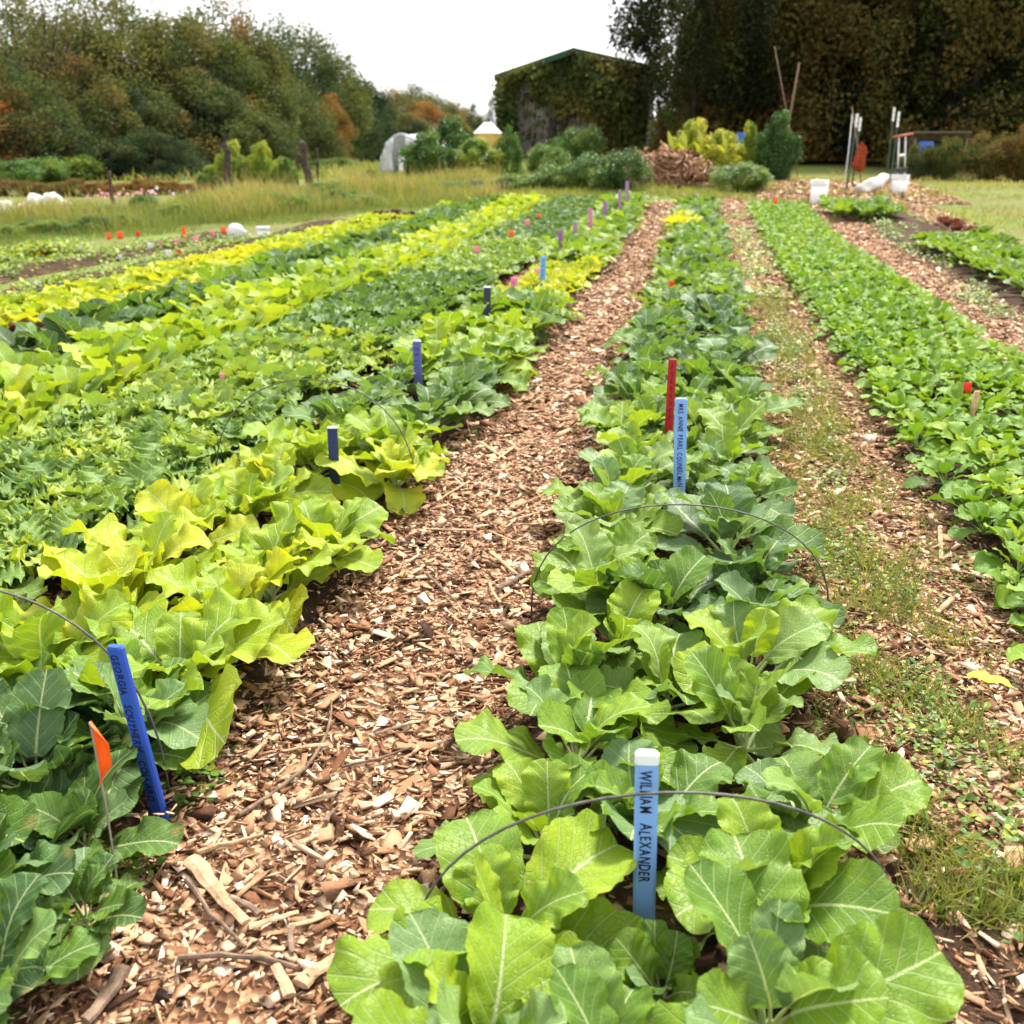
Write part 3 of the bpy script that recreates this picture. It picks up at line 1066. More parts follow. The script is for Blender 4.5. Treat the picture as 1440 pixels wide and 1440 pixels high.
bed('mustard_plant', 'turnip', (-3.36, -3.62, -3.90), 3.3, YEND - 1.0, 0.31, 1.12, lambda y: 0.64 if y < 12 else 0.72,
    'bright green leafy mustard plant in the bed behind the kale', 'mustard', 'mustard greens behind the kale', var=0.14)
bed('collard_plant', 'collard', (-4.26, -4.56), 6.0, YEND - 1.5, 0.33, 1.0, lambda y: 0.24,
    'blue-green collard plant in the bed before the yellow lettuces', 'collard', 'blue-green collards of the left field')
bed('lettuce_plant', 'lettuce', (-4.72, -4.9, -5.06), 6.2, 7.1, 0.2, 0.95, lambda y: 0.4,
    'dark red lettuce beside the blue-green collards', 'lettuce', 'dark red lettuces on the left', mat='redleaf')
bed('lettuce_plant', 'lettuce', (-4.80, -4.96, -5.12), 7.0, 10.2, 0.24, 1.0, lambda y: 0.92,
    'yellow-green lettuce in the nearer, shorter lettuce bed', 'lettuce', 'lettuces of the nearer bed', var=0.07)
bed('leafy_green', 'collard', (-4.85, -5.1), 10.4, 21, 0.4, 0.72, lambda y: 0.55,
    'small green plant beyond the yellow lettuces', 'greens', 'small greens past the lettuces')
bed('lettuce_plant', 'lettuce', (-5.5, -5.68, -5.86, -6.04), 7.0, 19.0, 0.26, 1.05, lambda y: 0.82 if y < 11 else 0.97 if y < 13.5 else 0.80,
    'yellow-green lettuce in the long lettuce bed before the flags', 'lettuce', 'lettuces of the long bed', var=0.07)
RLX, RLY, _ = ground(520, 322)
bed('lettuce_plant', 'lettuce', (RLX - 0.15, RLX + 0.1, RLX + 0.35), RLY - 1.6, RLY + 1.6, 0.24, 0.9, lambda y: 0.35,
    'brownish red lettuce at the far end of the field', 'lettuce', 'red lettuces at the far end', mat='redleaf')
bed('leafy_green', 'collard', (3.45, 3.72, 3.98, 4.2), 9.0, 16.8, 0.30, 0.78, lambda y: 0.42,
    'low green plant in the bed at the right edge', 'greens', 'low greens of the far right bed', var=0.12, skip=lambda x, y: x < 3.25 + 0.0 * y)
bed('leafy_green', 'collard', (2.75, 3.05, 3.35, 3.65), 20.4, 22.6, 0.28, 0.9, lambda y: 0.38,
    'green plant in the clump before the white buckets', 'greens', 'greens before the buckets')
bed('lettuce_plant', 'lettuce', (4.42, 4.55), 11.5, 20.5, 0.42, 0.62, lambda y: 0.5,
    'small red lettuce along the far right chip path', 'lettuce', 'small red lettuces at the far right', mat='redleaf')


# ------------------------------------------------------------------ painted stakes
GLYPH = {}


def glyph(ch):
    if ch not in GLYPH:
        cu = bpy.data.curves.new('glyph', 'FONT')
        cu.body = ch
        cu.size = 1
        cu.extrude = 0.02
        cu.offset = 0.012
        cu.resolution_u = 3
        ob = bpy.data.objects.new('glyph', cu)
        COL.objects.link(ob)
        me = bpy.data.meshes.new_from_object(ob.evaluated_get(bpy.context.evaluated_depsgraph_get()))
        V = [tuple(v.co) for v in me.vertices]
        F = [tuple(p.vertices) for p in me.polygons]
        bpy.data.objects.remove(ob)
        bpy.data.curves.remove(cu)
        bpy.data.meshes.remove(me)
        wd = max([v[0] for v in V], default=0.3)
        GLYPH[ch] = (V, F, wd)
    return GLYPH[ch]


def lettering(parent, text, size, front, top, wid, pitch=None, mat=None):
    """hand-lettered words running down the front face, letter tops to the right"""
    mb = MB()
    r = random.Random(len(text))
    z = top
    for ch in text:
        if ch == ' ':
            z -= size * 0.36
            continue
        V, F, wd = glyph(ch)
        a = r.uniform(-0.09, 0.09)
        s = size * r.uniform(0.92, 1.08)
        ox = r.uniform(-0.03, 0.03) * size - 0.36 * size
        P = []
        for (gx, gy, gz) in V:
            qx, qy = gx * math.cos(a) - gy * math.sin(a), gx * math.sin(a) + gy * math.cos(a)
            P.append((ox + qy * s, front - 0.0004 - 0.0006 * (1 if gz > 0 else 0), z - qx * s * 0.70))
        mb.add(P, [f[::-1] for f in F])
        z -= (wd * 0.70 + 0.07) * size
    return mb.obj('lettering', mat or M['black'], parent)


def scribble(parent, n, wid, front, top, step, mat):
    """pen marks too small to read"""
    mb = MB()
    r = random.Random(n)
    z = top
    for q in range(n):
        for k in range(2):
            a = r.choice((0, PI / 2, 0.6, -0.6))
            mb.box((r.uniform(-0.1, 0.1) * wid, front - 0.0006, z - k * step * 0.3), (wid * 0.38, 0.001 + 0.0004 * k, wid * 0.085), Euler((0, a, 0)).to_matrix())
        z -= step
    return mb.obj('lettering', mat, parent)


def stake(top_px, Y, length, wid, colour, label, lean=(0.0, 0.0), yaw=0.0, text=None, tsize=0.03, toff=0.03, cap=None, tmat=None, caph=0.55, marks=0):
    x, y, z = on_y(top_px[0], top_px[1], Y)
    e = empty('garden_stake', (x, y, z - length))
    # the stake leans about its foot; keep the top where the photo shows it
    R = Euler((lean[0], lean[1], yaw)).to_matrix()
    foot = Vector((x, y, z)) - R @ Vector((0, 0, length))
    e.location = foot
    e.rotation_euler = (lean[0], lean[1], yaw)
    tag(e, label, 'stake', 'painted wooden stakes')
    th = wid * 0.42
    c = 0.12 * wid
    capz = length - (wid * caph if cap else 0)
    mb = MB()
    V, zs = [], [(-0.0, 1.0), (capz - (0 if cap else c), 1.0), (capz, 1.0 if cap else 0.86)]
    for (zz, k) in zs:
        hx, hy = wid / 2 * k, th / 2 * k
        b = c
        V += [(-hx + b, -hy, zz), (hx - b, -hy, zz), (hx, -hy + b, zz), (hx, hy - b, zz), (hx - b, hy, zz), (-hx + b, hy, zz), (-hx, hy - b, zz), (-hx, -hy + b, zz)]
    F = [tuple(range(8))[::-1], tuple(16 + q for q in range(8))]
    for a in range(2):
        F += [(a * 8 + q, a * 8 + (q + 1) % 8, a * 8 + 8 + (q + 1) % 8, a * 8 + 8 + q) for q in range(8)]
    mb.add(V, F)
    mb.obj('board', PAINT[colour], e)
    if cap:
        cb = MB()
        V = []
        for (zz, k) in ((capz + 0.0005, 1.02), (length - c, 1.02), (length, 0.86)):
            hx, hy = wid / 2 * k, th / 2 * k
            V += [(-hx + c, -hy, zz), (hx - c, -hy, zz), (hx, -hy + c, zz), (hx, hy - c, zz), (hx - c, hy, zz), (-hx + c, hy, zz), (-hx, hy - c, zz), (-hx, -hy + c, zz)]
        cb.add(V, F)
        cb.obj('painted_tip', PAINT[cap], e)
    if marks:
        scribble(e, marks, wid, -th / 2, length - toff, tsize, tmat or M['black'])
    if text:
        lettering(e, text, tsize, -th / 2, length - toff, wid, mat=tmat)
    return e


stake((910, 1057), 1.55, 0.46, 0.043, 'pale_blue', 'pale blue stake with white tip, nearest in the right row', (0.02, -0.03), 0.05,
      'WILLIAM  ALEXANDER', 0.0300, 0.034, cap='white')
stake((958, 560), 3.95, 0.66, 0.05, 'pale_blue', 'tall pale blue stake lettered in black, before the red stake', (0.0, -0.035), 0.03,
      'MRS ANNIE PEARL COUNSELMAN TO', 0.0285, 0.02)
stake((946, 505), 4.75, 0.66, 0.040, 'red', 'deep red stake behind the tall pale blue one', (-0.02, 0.0), 0.0, None, 0.035, 0.03, marks=8)
stake((162, 908), 1.78, 0.46, 0.044, 'royal_blue', 'royal blue stake leaning beside the yellow-green mustard plants', (0.0, -0.14), -0.25,
      'GEORGIA  SOUTHERN  COLLARD', 0.0300, 0.018)
stake((467, 600), 3.95, 0.56, 0.043, 'navy', 'dark navy stake among the yellow-green mustard plants', (0.0, 0.01), 0.3, cap='white', caph=0.15)
stake((586, 478), 5.75, 0.50, 0.050, 'violet', 'violet-blue stake with dark letters before the navy stake', (0.0, 0.0), 0.0, 'O R  L I I', 0.034, 0.045, cap='white', caph=0.18)
stake((685, 403), 8.1, 0.56, 0.058, 'slate', 'dark slate-coloured stake in front of the pink stake', (0.0, 0.0), 0.1, cap='white', caph=0.12)
stake((723, 390), 9.3, 0.52, 0.062, 'pink', 'pink stake with red letters beside an orange flag', (0.0, 0.03), 0.0, None, 0.05, 0.04, marks=8, tmat=PAINT['red'])
stake((764, 360), 10.6, 0.56, 0.062, 'sky_blue', 'sky blue stake rising out of the yellow-green lettuces', (0.0, 0.02), 0.0, None, 0.05, 0.04, marks=7, tmat=PAINT['navy'])
stake((788, 323), 13.0, 0.62, 0.062, 'mauve', 'mauve stake at the end of the yellow-green lettuces', (0.0, -0.05), 0.0, None, 0.05, 0.05, marks=9)
stake((809, 312), 14.4, 0.56, 0.060, 'lilac', 'pale mauve stake just beyond the lettuces', (0.0, 0.02), 0.0)
stake((830, 293), 15.6, 0.66, 0.062, 'rose', 'rose pink stake halfway along the far left row', (0.0, -0.06), 0.0)
stake((851, 283), 18.0, 0.56, 0.064, 'mauve', 'short mauve stake, third from the far end of the left row', (0.0, -0.03), 0.0)
stake((872, 267), 19.6, 0.68, 0.060, 'lilac', 'slim dull mauve stake, second from the far end of the left row', (0.0, -0.01), 0.0)
stake((882, 255), 20.6, 0.74, 0.068, 'lilac', 'tallest mauve stake at the far end of the left row', (0.0, -0.02), 0.0)

x, y, z = ground(1370, 560, 0.2)
mb = MB().tube([(0, 0, 0), (0.01, 0, 0.22)], [0.014, 0.014], 10)
tag(mb.obj('wooden_peg', M['splinter'], None, True, loc=(x, y, tz(x, y) + 0.02)), 'short bare wooden peg beside the orange flag in the spinach', 'peg')


# ------------------------------------------------------------------ wire hoops over the rows
def hoop(name, x0, x1, y0, y1, h, label, lean=0.0, n=28):
    pts = []
    for q in range(n + 1):
        a = PI * q / n
        c = (1 - math.cos(a)) / 2
        zz = math.sin(a) ** 0.72
        xx, yy = x0 + (x1 - x0) * c, y0 + (y1 - y0) * c + lean * zz
        pts.append((xx, yy, tz(xx, yy) - 0.02 * (q in (0, n)) + 0.02 + h * zz))
    mb = MB().tube(pts, 0.0028, 6)
    return tag(mb.obj(name, M['wire'], None, True), label, 'wire hoop', 'wire hoops over the rows')


hoop('wire_hoop', -0.44, 0.46, 1.40, 1.60, 0.40, 'bent wire hoop in front of the white-tipped stake', 0.015)
hoop('wire_hoop', -0.46, 0.50, 2.95, 3.05, 0.42, 'bent wire hoop in front of the tall pale blue stake', 0.0)
hoop('wire_hoop', -0.45, 0.48, 6.1, 6.2, 0.42, 'thin wire hoop behind the deep red stake', 0.0)
hoop('wire_hoop', -2.02, -1.15, 1.75, 1.82, 0.56, 'wire hoop crossing in front of the royal blue stake', 0.0)
hoop('wire_hoop', -2.0, -1.12, 3.85, 3.95, 0.56, 'wire hoop over the mustards by the dark navy stake', 0.0)


# ------------------------------------------------------------------ marker flags
def flag(px, py, base_lift, size, colour, label, Y=None, shape='square'):
    """the pixel is the middle of the flag; the wire goes down to the soil"""
    if Y is None:
        x, y, z = ground(px, py, base_lift)
    else:
        x, y, z = on_y(px, py, Y)
    g = tz(x, y)
    e = empty('marker_flag', (x, y, g), YAW + random.uniform(-0.5, 0.5))
    tag(e, label, 'marker flag', 'small marker flags on wires')
    top = z - g + size * 0.5
    MB().tube([(0, 0, 0), (0.004, 0, top * 0.5), (0, 0, top)], 0.0022 if y < 8 else 0.004, 5).obj('wire', M['galv'], e)
    nx, nz = 5, 3
    V, F = [], []
    for a in range(nz + 1):
        for b in range(nx + 1):
            u, v = b / nx, a / nz
            if shape == 'tri':
                hh = 1 - abs(v - 0.5) * 2 * 0.9 if False else 1
                xx = u * size * 0.42 * (1 - abs(2 * v - 1.0) ** 1.2)
            else:
                xx = u * size * 0.85
            V.append((xx, 0.12 * size * math.sin(3.5 * u + v) * u, top - size * v * (1.0 if shape != 'tri' else 1.35)))
    for a in range(nz):
        for b in range(nx):
            q = a * (nx + 1) + b
            F.append((q, q + 1, q + nx + 2, q + nx + 1))
    o = MB().add(V, F).obj('flag', FLAG[colour], e, True)
    sm = o.modifiers.new('thickness', 'SOLIDIFY')
    sm.thickness = 0.0012
    return e


flag(132, 1048, 0.26, 0.105, 'orange', 'orange flag standing by the royal blue stake', Y=1.52, shape='tri')
FL = [(955, 726, 3.9, 0.05, 'red', 'red flag scrap at the foot of the tall pale blue stake'),
      (1354, 546, 5.9, 0.075, 'red', 'orange-red flag in the middle of the spinach bed'),
      (429, 480, 6.6, 0.075, 'orange', 'orange flag on the dark kale bed near the violet stake'),
      (323, 438, 9.0, 0.075, 'red', 'orange-red flag in the mustard bed left of the kale'),
      (309, 529, 5.0, 0.035, 'pink', 'pale pink flag lying low in the curly kale'),
      (714, 421, 9.1, 0.09, 'orange', 'orange flag at the left side of the pink stake'),
      (752, 384, 10.9, 0.085, 'pink', 'pink flag left of the sky blue stake'),
      (675, 457, 8.0, 0.06, 'pink', 'pale pink flag at the foot of the slate stake'),
      (786, 357, 12.8, 0.085, 'orange', 'orange flag behind the foot of the mauve stake'),
      (940, 400, 9.6, 0.06, 'red', 'dark red flag in the right row'),
      (666, 351, 12.5, 0.08, 'pink', 'pale pink flag in the feathery greens'),
      (715, 329, 14.5, 0.09, 'orange', 'orange flag in the feathery greens, left of the mauve stakes'),
      (738, 313, 16.5, 0.09, 'pink', 'pale pink flag before the far dark greens'),
      (754, 305, 18.0, 0.09, 'orange', 'orange flag at the edge of the far dark greens'),
      (826, 334, 15.0, 0.08, 'pink', 'pale pink flag at the foot of the rose pink stake'),
      (605, 333, 15.5, 0.09, 'pink', 'pink flag in the far mustard bed'),
      (668, 303, 21.0, 0.09, 'orange', 'orange flag on the left of the far pair'),
      (710, 287, 23.2, 0.12, 'red', 'orange-red flag by the grass at the field end'),
      (796, 286, 22.5, 0.11, 'pink', 'pink flag just left of the far purple stakes'),
      (811, 287, 22.8, 0.10, 'red', 'dull red flag by the far purple stakes'),
      (527, 309, 20.5, 0.10, 'pink', 'pale pink flag above the far red lettuces'),
      (482, 318, 19.5, 0.10, 'pink', 'pale pink flag left of the far red lettuces'),
      (341, 355, 13.6, 0.10, 'red', 'orange-red flag in front of the white bundle'),
      (274, 373, 12.2, 0.10, 'pink', 'pale pink flag in the long lettuce bed'),
      (183, 400, 10.6, 0.09, 'orange', 'orange flag between the two lettuce beds'),
      (48, 436, 9.0, 0.10, 'red', 'orange-red flag in front of the shorter lettuce bed'),
      (15, 411, 9.9, 0.11, 'red', 'bright red flag at the left edge'),
      (47, 403, 10.3, 0.09, 'white', 'white flag behind the long lettuce bed, second from the left'),
      (15, 389, 11.0, 0.09, 'white', 'white flag nearest the left edge'),
      (75, 349, 13.8, 0.09, 'white', 'white flag before the grass, left of two'),
      (108, 349, 13.9, 0.09, 'white', 'white flag before the grass, right of two'),
      (123, 361, 13.0, 0.08, 'white', 'white flag beside the pink one in the bare beds'),
      (166, 362, 13.0, 0.08, 'white', 'white flag alone in the middle of the bare beds'),
      (207, 346, 14.2, 0.09, 'white', 'white flag under the cosmos flowers'),
      (231, 357, 13.2, 0.10, 'white', 'white flag behind the brightest lettuces'),
      (106, 369, 12.6, 0.11, 'pink', 'bright pink flag in the bare beds'),
      (68, 377, 12.0, 0.09, 'pink', 'pale pink flag in the bare beds at left'),
      (221, 342, 14.6, 0.10, 'pink', 'pink flag near the white bundle, leftmost'),
      (244, 340, 14.8, 0.10, 'pink', 'pink flag left of the orange peg'),
      (271, 338, 15.0, 0.10, 'pink', 'pink flag right of the orange peg'),
      (56, 356, 13.3, 0.09, 'red', 'orange-red flag on the low greens at left'),
      (38, 352, 13.5, 0.08, 'orange', 'dull orange flag on the low greens at left'),
      (149, 332, 15.4, 0.10, 'orange', 'orange flag in front of the grass, left of a pair'),
      (164, 331, 15.5, 0.11, 'orange', 'orange flag in front of the grass, right of a pair'),
      (190, 329, 15.6, 0.08, 'red', 'dull red flag in the grass edge'),
      (296, 328, 15.8, 0.10, 'pink', 'pale pink flag left of the white bundle'),
      (310, 324, 16.0, 0.10, 'orange', 'dull orange flag close to the white bundle'),
      (433, 327, 16.2, 0.11, 'pink', 'pale pink flag right of the white bundle'),
      (380, 346, 14.2, 0.10, 'orange', 'orange flag in front of the lying bucket'),
      (248, 356, 13.3, 0.09, 'red', 'orange-red flag right behind the lettuces'),
      (462, 320, 18.5, 0.09, 'red', 'small orange-red flag at the field\'s far edge'),
      (1087, 282, 22.6, 0.10, 'orange', 'orange flag at the far end of the spinach bed')]
for (px, py, Y, s, c, lab) in FL:
    flag(px, py, 0, s * (1.1 if Y > 9 else 0.85), c, lab, Y=Y)

# orange peg at the edge of the bare beds
x, y, z = on_y(258, 318, 15.6)
tag(MB().box((0, 0, (z - tz(x, y)) / 2), (0.05, 0.03, z - tz(x, y))).obj('marker_peg', FLAG['orange'], None, loc=(x, y, tz(x, y))),
    'tall orange peg in front of the tall grass', 'peg')


# ------------------------------------------------------------------ loose sticks and splinters on the paths
def stick(name, a, b, r0, r1, mat, label, cat='stick', bend=0.02, flat=None):
    (x0, y0, z0), (x1, y1, z1) = ground(*a, 0.035), ground(*b, 0.035)
    rr = random.Random(int(a[0] + a[1]))
    pts, rad = [], []
    n = 6
    A, B = Vector((x0, y0, z0)), Vector((x1, y1, z1))
    side = (B - A).cross(Vector((0, 0, 1))).normalized()
    for q in range(n + 1):
        t = q / n
        pts.append(A.lerp(B, t) + side * bend * math.sin(PI * t) + Vector((rr.uniform(-1, 1), rr.uniform(-1, 1), rr.uniform(-.3, 1))) * r0 * (0.18 if flat else 0.5))
        rad.append((r0 + (r1 - r0) * t) * rr.uniform(0.85, 1.15))
    mb = MB().tube(pts, rad, 7)
    o = mb.obj(name, mat, None)
    if flat:
        zc = sum(p.z for p in pts) / len(pts)
        for v in o.data.vertices:
            v.co.z = zc + (v.co.z - zc) * flat
    return tag(o, label, cat, 'loose wood on the paths')


stick('wood_splinter', (268, 1208), (348, 1296), 0.020, 0.011, M['splinter'], 'long thick tan splinter beside the left row, lower left', 'splinter', 0.004, 0.5)
stick('twig', (262, 1238), (345, 1330), 0.006, 0.004, M['twig'], 'grey twig lying just under the thick tan splinter', bend=0.008)
stick('twig', (250, 1345), (420, 1360), 0.006, 0.005, M['twig'], 'crooked grey-brown twig above the broad wood slab', bend=-0.015)
stick('wood_slab', (420, 1385), (472, 1345), 0.020, 0.012, M['splinter'], 'broad tan wood slab at the bottom of the path', 'splinter', 0.0, 0.35)
stick('wood_splinter', (388, 1358), (408, 1400), 0.009, 0.011, M['splinter'], 'short tan splinter left of the broad slab', 'splinter', 0.0, 0.5)
stick('bark_piece', (120, 1436), (172, 1362), 0.012, 0.016, M['twig'], 'rough bark piece at the bottom left corner', 'bark', 0.006, 0.7)
stick('twig', (335, 1148), (432, 1078), 0.006, 0.005, M['twig'], 'straight brown twig pointing up the path from the left row', bend=0.004)
stick('twig', (432, 1078), (466, 985), 0.004, 0.003, M['twig'], 'thin curved twig under the mustard leaves', bend=0.02)
stick('wood_splinter', (278, 1198), (372, 1172), 0.007, 0.004, M['splinter'], 'thin tan splinter above the thick one', 'splinter', 0.0)
stick('wood_splinter', (350, 1304), (420, 1282), 0.009, 0.005, M['splinter'], 'flat reddish splinter right of the thick tan one', 'splinter', 0.0, 0.5)
stick('twig', (480, 1078), (580, 1050), 0.004, 0.003, M['twig'], 'thin twig across the near path', bend=0.01)
stick('wood_splinter', (610, 1268), (690, 1180), 0.006, 0.004, M['twig'], 'dark splinter beside the right row', 'splinter', 0.0)
stick('wood_splinter', (700, 828), (745, 803), 0.012, 0.008, M['twig'], 'dark flat splinter in the middle of the path', 'splinter', 0.0, 0.6)
stick('wood_splinter', (690, 776), (728, 808), 0.009, 0.006, M['splinter'], 'tan splinter beside the dark flat one', 'splinter', 0.0, 0.6)
stick('wood_splinter', (676, 622), (712, 646), 0.012, 0.008, M['splinter'], 'pale splinter further up the path by dark collards', 'splinter', 0.0, 0.5)
stick('wood_splinter', (845, 735), (848, 698), 0.012, 0.004, M['splinter'], 'pale upright-lying splinter beside the right row', 'splinter', 0.0, 0.5)
stick('twig', (600, 806), (642, 846), 0.005, 0.004, M['twig'], 'slim twig below the drooping dark leaf', bend=0.004)
stick('wood_splinter', (1322, 740), (1323, 786), 0.009, 0.008, M['splinter'], 'pale splinter by the spinach on the right path', 'splinter', 0.0, 0.5)
stick('wood_splinter', (1318, 862), (1338, 842), 0.010, 0.010, M['splinter'], 'short stout splinter on the right path', 'splinter', 0.0, 0.7)
stick('wood_splinter', (1300, 862), (1352, 884), 0.007, 0.005, M['splinter'], 'long thin splinter below the short stout one', 'splinter', 0.0, 0.6)
stick('twig', (1330, 1075), (1400, 1055), 0.005, 0.004, M['twig'], 'brown twig on the weedy right path', bend=0.006)
for q in range(26):
    a = (rnd.uniform(330, 680), rnd.uniform(980, 1430)) if q < 16 else (rnd.uniform(640, 830), rnd.uniform(560, 860))
    d = rnd.uniform(0, 6.28)
    l = rnd.uniform(28, 70)
    stick('wood_splinter', a, (a[0] + l * math.cos(d), a[1] + 0.6 * l * math.sin(d)), rnd.uniform(0.004, 0.010), rnd.uniform(0.003, 0.006),
          M['splinter'] if rnd.random() < 0.7 else M['twig'], 'loose long splinter among the wood chips of the main path', 'splinter', rnd.uniform(-0.008, 0.008), 0.6)


# ------------------------------------------------------------------ weeds on the paths
def disc(n=6, fold=0.15):
    V = [(0, 0, 0)] + [(0.5 * math.cos(2 * PI * q / n), 0.5 + 0.5 * math.sin(2 * PI * q / n), fold * abs(math.cos(2 * PI * q / n))) for q in range(n)]
    F = [(0 if False else 1 + q, 1 + (q + 1) % n, 1 + (q + 2) % n, 1 + (q + 3) % n) for q in (0, 3)]
    return np.array(V), np.array(F), np.array(V)[:, :2]


WEED = [leaf_geo(L=1, W=0.36, pet=0.1, nl=3, nw=2, arch=0.7, cup=0.2, ruf=0.02, edge=0.0, petiole=False, seed=300 + q) for q in range(3)]


def blade_t(seed, bend=0.5, w=0.05):
    r = random.Random(seed)
    k = r.uniform(0.2, 1) * bend
    V = [(-w, 0, 0), (w, 0, 0), (w * 0.8, k * 0.25, 0.55), (-w * 0.8, k * 0.25, 0.55), (w * 0.12, k, 0.95), (-w * 0.12, k, 0.95)]
    return np.array(V, float), np.array([(0, 1, 2, 3), (3, 2, 4, 5)]), np.array([(0, 0), (1, 0), (1, .5), (0, .5), (.6, 1), (.4, 1)], float)


BLADES = [blade_t(q) for q in range(6)]


def weed_patches(spec):
    T, E, S, tn = [], [], [], []
    for (cx, cy, rx, ry, n, sz, tone) in spec:
        m = n
        x = RNG.normal(cx, rx * 0.5, m)
        y = RNG.normal(cy, ry * 0.5, m)
        s = RNG.uniform(0.5, 1.3, m) * sz
        T.append(np.stack([x, y, terrain(x, y) + 0.022 + RNG.uniform(0, 1, m) ** 2 * sz * 2.2], 1))
        E.append(np.stack([RNG.uniform(-0.2, 0.9, m), RNG.normal(0, 0.3, m), RNG.uniform(0, 6.28, m)], 1))
        S.append(s)
        tn.append(np.clip(RNG.normal(tone, 0.12, m), 0, 1))
    return (np.concatenate(v) for v in (T, E, S, tn))


spec = []
for q in range(30):
    yy = 1.75 + 1.9 * random.random() ** 1.2
    spec.append((0.72 + random.gauss(0, 0.12), yy, 0.14, 0.18, 60, 0.021, 0.50))
for q in range(26):
    yy = random.uniform(3.4, 10)
    spec.append((0.70 + random.gauss(0, 0.12), yy, 0.10, 0.2, 90, 0.024, 0.54))
for q in range(10):
    spec.append((0.80, random.uniform(10, 22), 0.2, 0.6, 120, 0.05, 0.6))
for q in range(16):
    spec.append((random.uniform(-1.42, -1.12), random.uniform(1.38, 2.1), 0.07, 0.08, 55, 0.03, 0.5))
for q in range(8):
    spec.append((2.95 + random.gauss(0, .1), random.uniform(7.5, 12), 0.18, 0.4, 160, 0.04, 0.5))
for q in range(70):
    xx = random.choice((-6.7, -7.1, -8.0, -8.5, -5.0)) + random.gauss(0, 0.15)
    spec.append((xx, random.uniform(8, 18), 0.25, 0.9, 120, 0.055, 0.58))
for q in range(22):
    spec.append((-9.3 + random.gauss(0, 0.15), random.uniform(12, 14.4), 0.2, 0.4, 90, 0.07, 0.66))
for q in range(8):
    spec.append((3.3 + random.gauss(0, .15), random.uniform(14, 21), 0.2, 0.7, 150, 0.05, 0.55))
T, E, S, tn = weed_patches(spec)
stuff(link('clover_weeds', scatter('clover_weeds', WEED, T, E, S, tn, M['shrub'], smooth=True), color=(0, 0, 0, 1)),
      'low clover and weeds spreading over paths and bare beds', 'weeds')
# thin grass creeping over the right path
T, E, S, tn = [], [], [], []
for q in range(17000):
    y = 1.75 + 9 * random.random() ** 1.7
    x = 0.72 + random.gauss(0, 0.15)
    if math.sin(x * 9 + 2 * math.sin(y * 2.3)) * math.sin(y * 5.1 + x * 4) < -0.25:
        continue
    T.append((x, y, tz(x, y) + 0.015))
    E.append((random.gauss(0, 0.75), random.gauss(0, 0.75), random.uniform(0, 6.28)))
    S.append(random.uniform(0.035, 0.10))
    tn.append(random.uniform(0.25, 0.66))
stuff(link('path_grass', scatter('path_grass', [blade_t(q, 0.9, 0.028) for q in range(6)], np.array(T), np.array(E), np.array(S), np.array(tn), M['grass']), color=(0, 0, 0, 1)),
      'thin grass creeping over the right chip path', 'grass')
# single fallen leaves
V, F, uv = leaf_geo(L=0.14, W=0.035, pet=0.1, arch=0.4, edge=0.02, efreq=3, ruf=0.003, rfreq=2, seed=3, nl=10, nw=6)
x, y, z = ground(1428, 985, 0.03)
tag(link('fallen_leaf', np_mesh('fallen_leaf', V, F, M['leaf'], uv, smooth=True), None, (x, y, z + 0.035), (0.2, 0.1, 1.2), 1, (1.0, 0.3, 0, 1)),
    'yellow fallen leaf at the right edge', 'leaf')
#@@BACK
# ------------------------------------------------------------------ grass round the field
def grass_zone(name, sampler, n, hmin, hmax, tone, tvar, label, wid=1.0, lean=0.35):
    x, y = sampler(n)
    n = len(x)
    T = np.stack([x, y, terrain(x, y) - 0.01], 1)
    E = np.stack([RNG.normal(0, lean, n), RNG.normal(0, lean, n), RNG.uniform(0, 6.28, n)], 1)
    h = RNG.uniform(hmin, hmax, n)
    # patches of taller and drier grass
    pat = np.sin(x * 0.9 + 1.3 * np.sin(y * 0.7)) * np.sin(y * 1.1 + 0.8 * np.sin(x * 0.6))
    h = h * (1 + 0.6 * pat)
    tn = np.clip(RNG.normal(tone, tvar, n) + 0.2 * pat, 0, 1)
    S = np.stack([h * wid, h, h], 1)
    return stuff(link(name, scatter(name, BLADES, T, E, S, tn, M['grass']), color=(0, 0, 0, 1)), label, 'grass')


EDGE = np.array([ground(*p)[:2] for p in ((-220, 372), (0, 350), (150, 336), (300, 322), (420, 312), (520, 300), (700, 292), (905, 284))])


def edge_sampler(d0, d1, k0=0.0, k1=1.0, power=1.0):
    seg = np.linalg.norm(np.diff(EDGE, axis=0), axis=1)
    cum = np.concatenate([[0], np.cumsum(seg)])

    def f(n):
        s = (k0 + (k1 - k0) * RNG.uniform(0, 1, n)) * cum[-1]
        x, y = np.interp(s, cum, EDGE[:, 0]), np.interp(s, cum, EDGE[:, 1])
        d = d0 + (d1 - d0) * RNG.uniform(0, 1, n) ** power
        ax, ay = x, y
        r = np.hypot(ax, ay)
        return x + ax / r * d, y + ay / r * d
    return f


def quad_sampler(p):
    P = np.array(p, float)

    def f(n):
        u, v = RNG.uniform(0, 1, n)[:, None], RNG.uniform(0, 1, n)[:, None]
        q = (P[0] * (1 - u) + P[1] * u) * (1 - v) + (P[3] * (1 - u) + P[2] * u) * v
        return q[:, 0], q[:, 1]
    return f


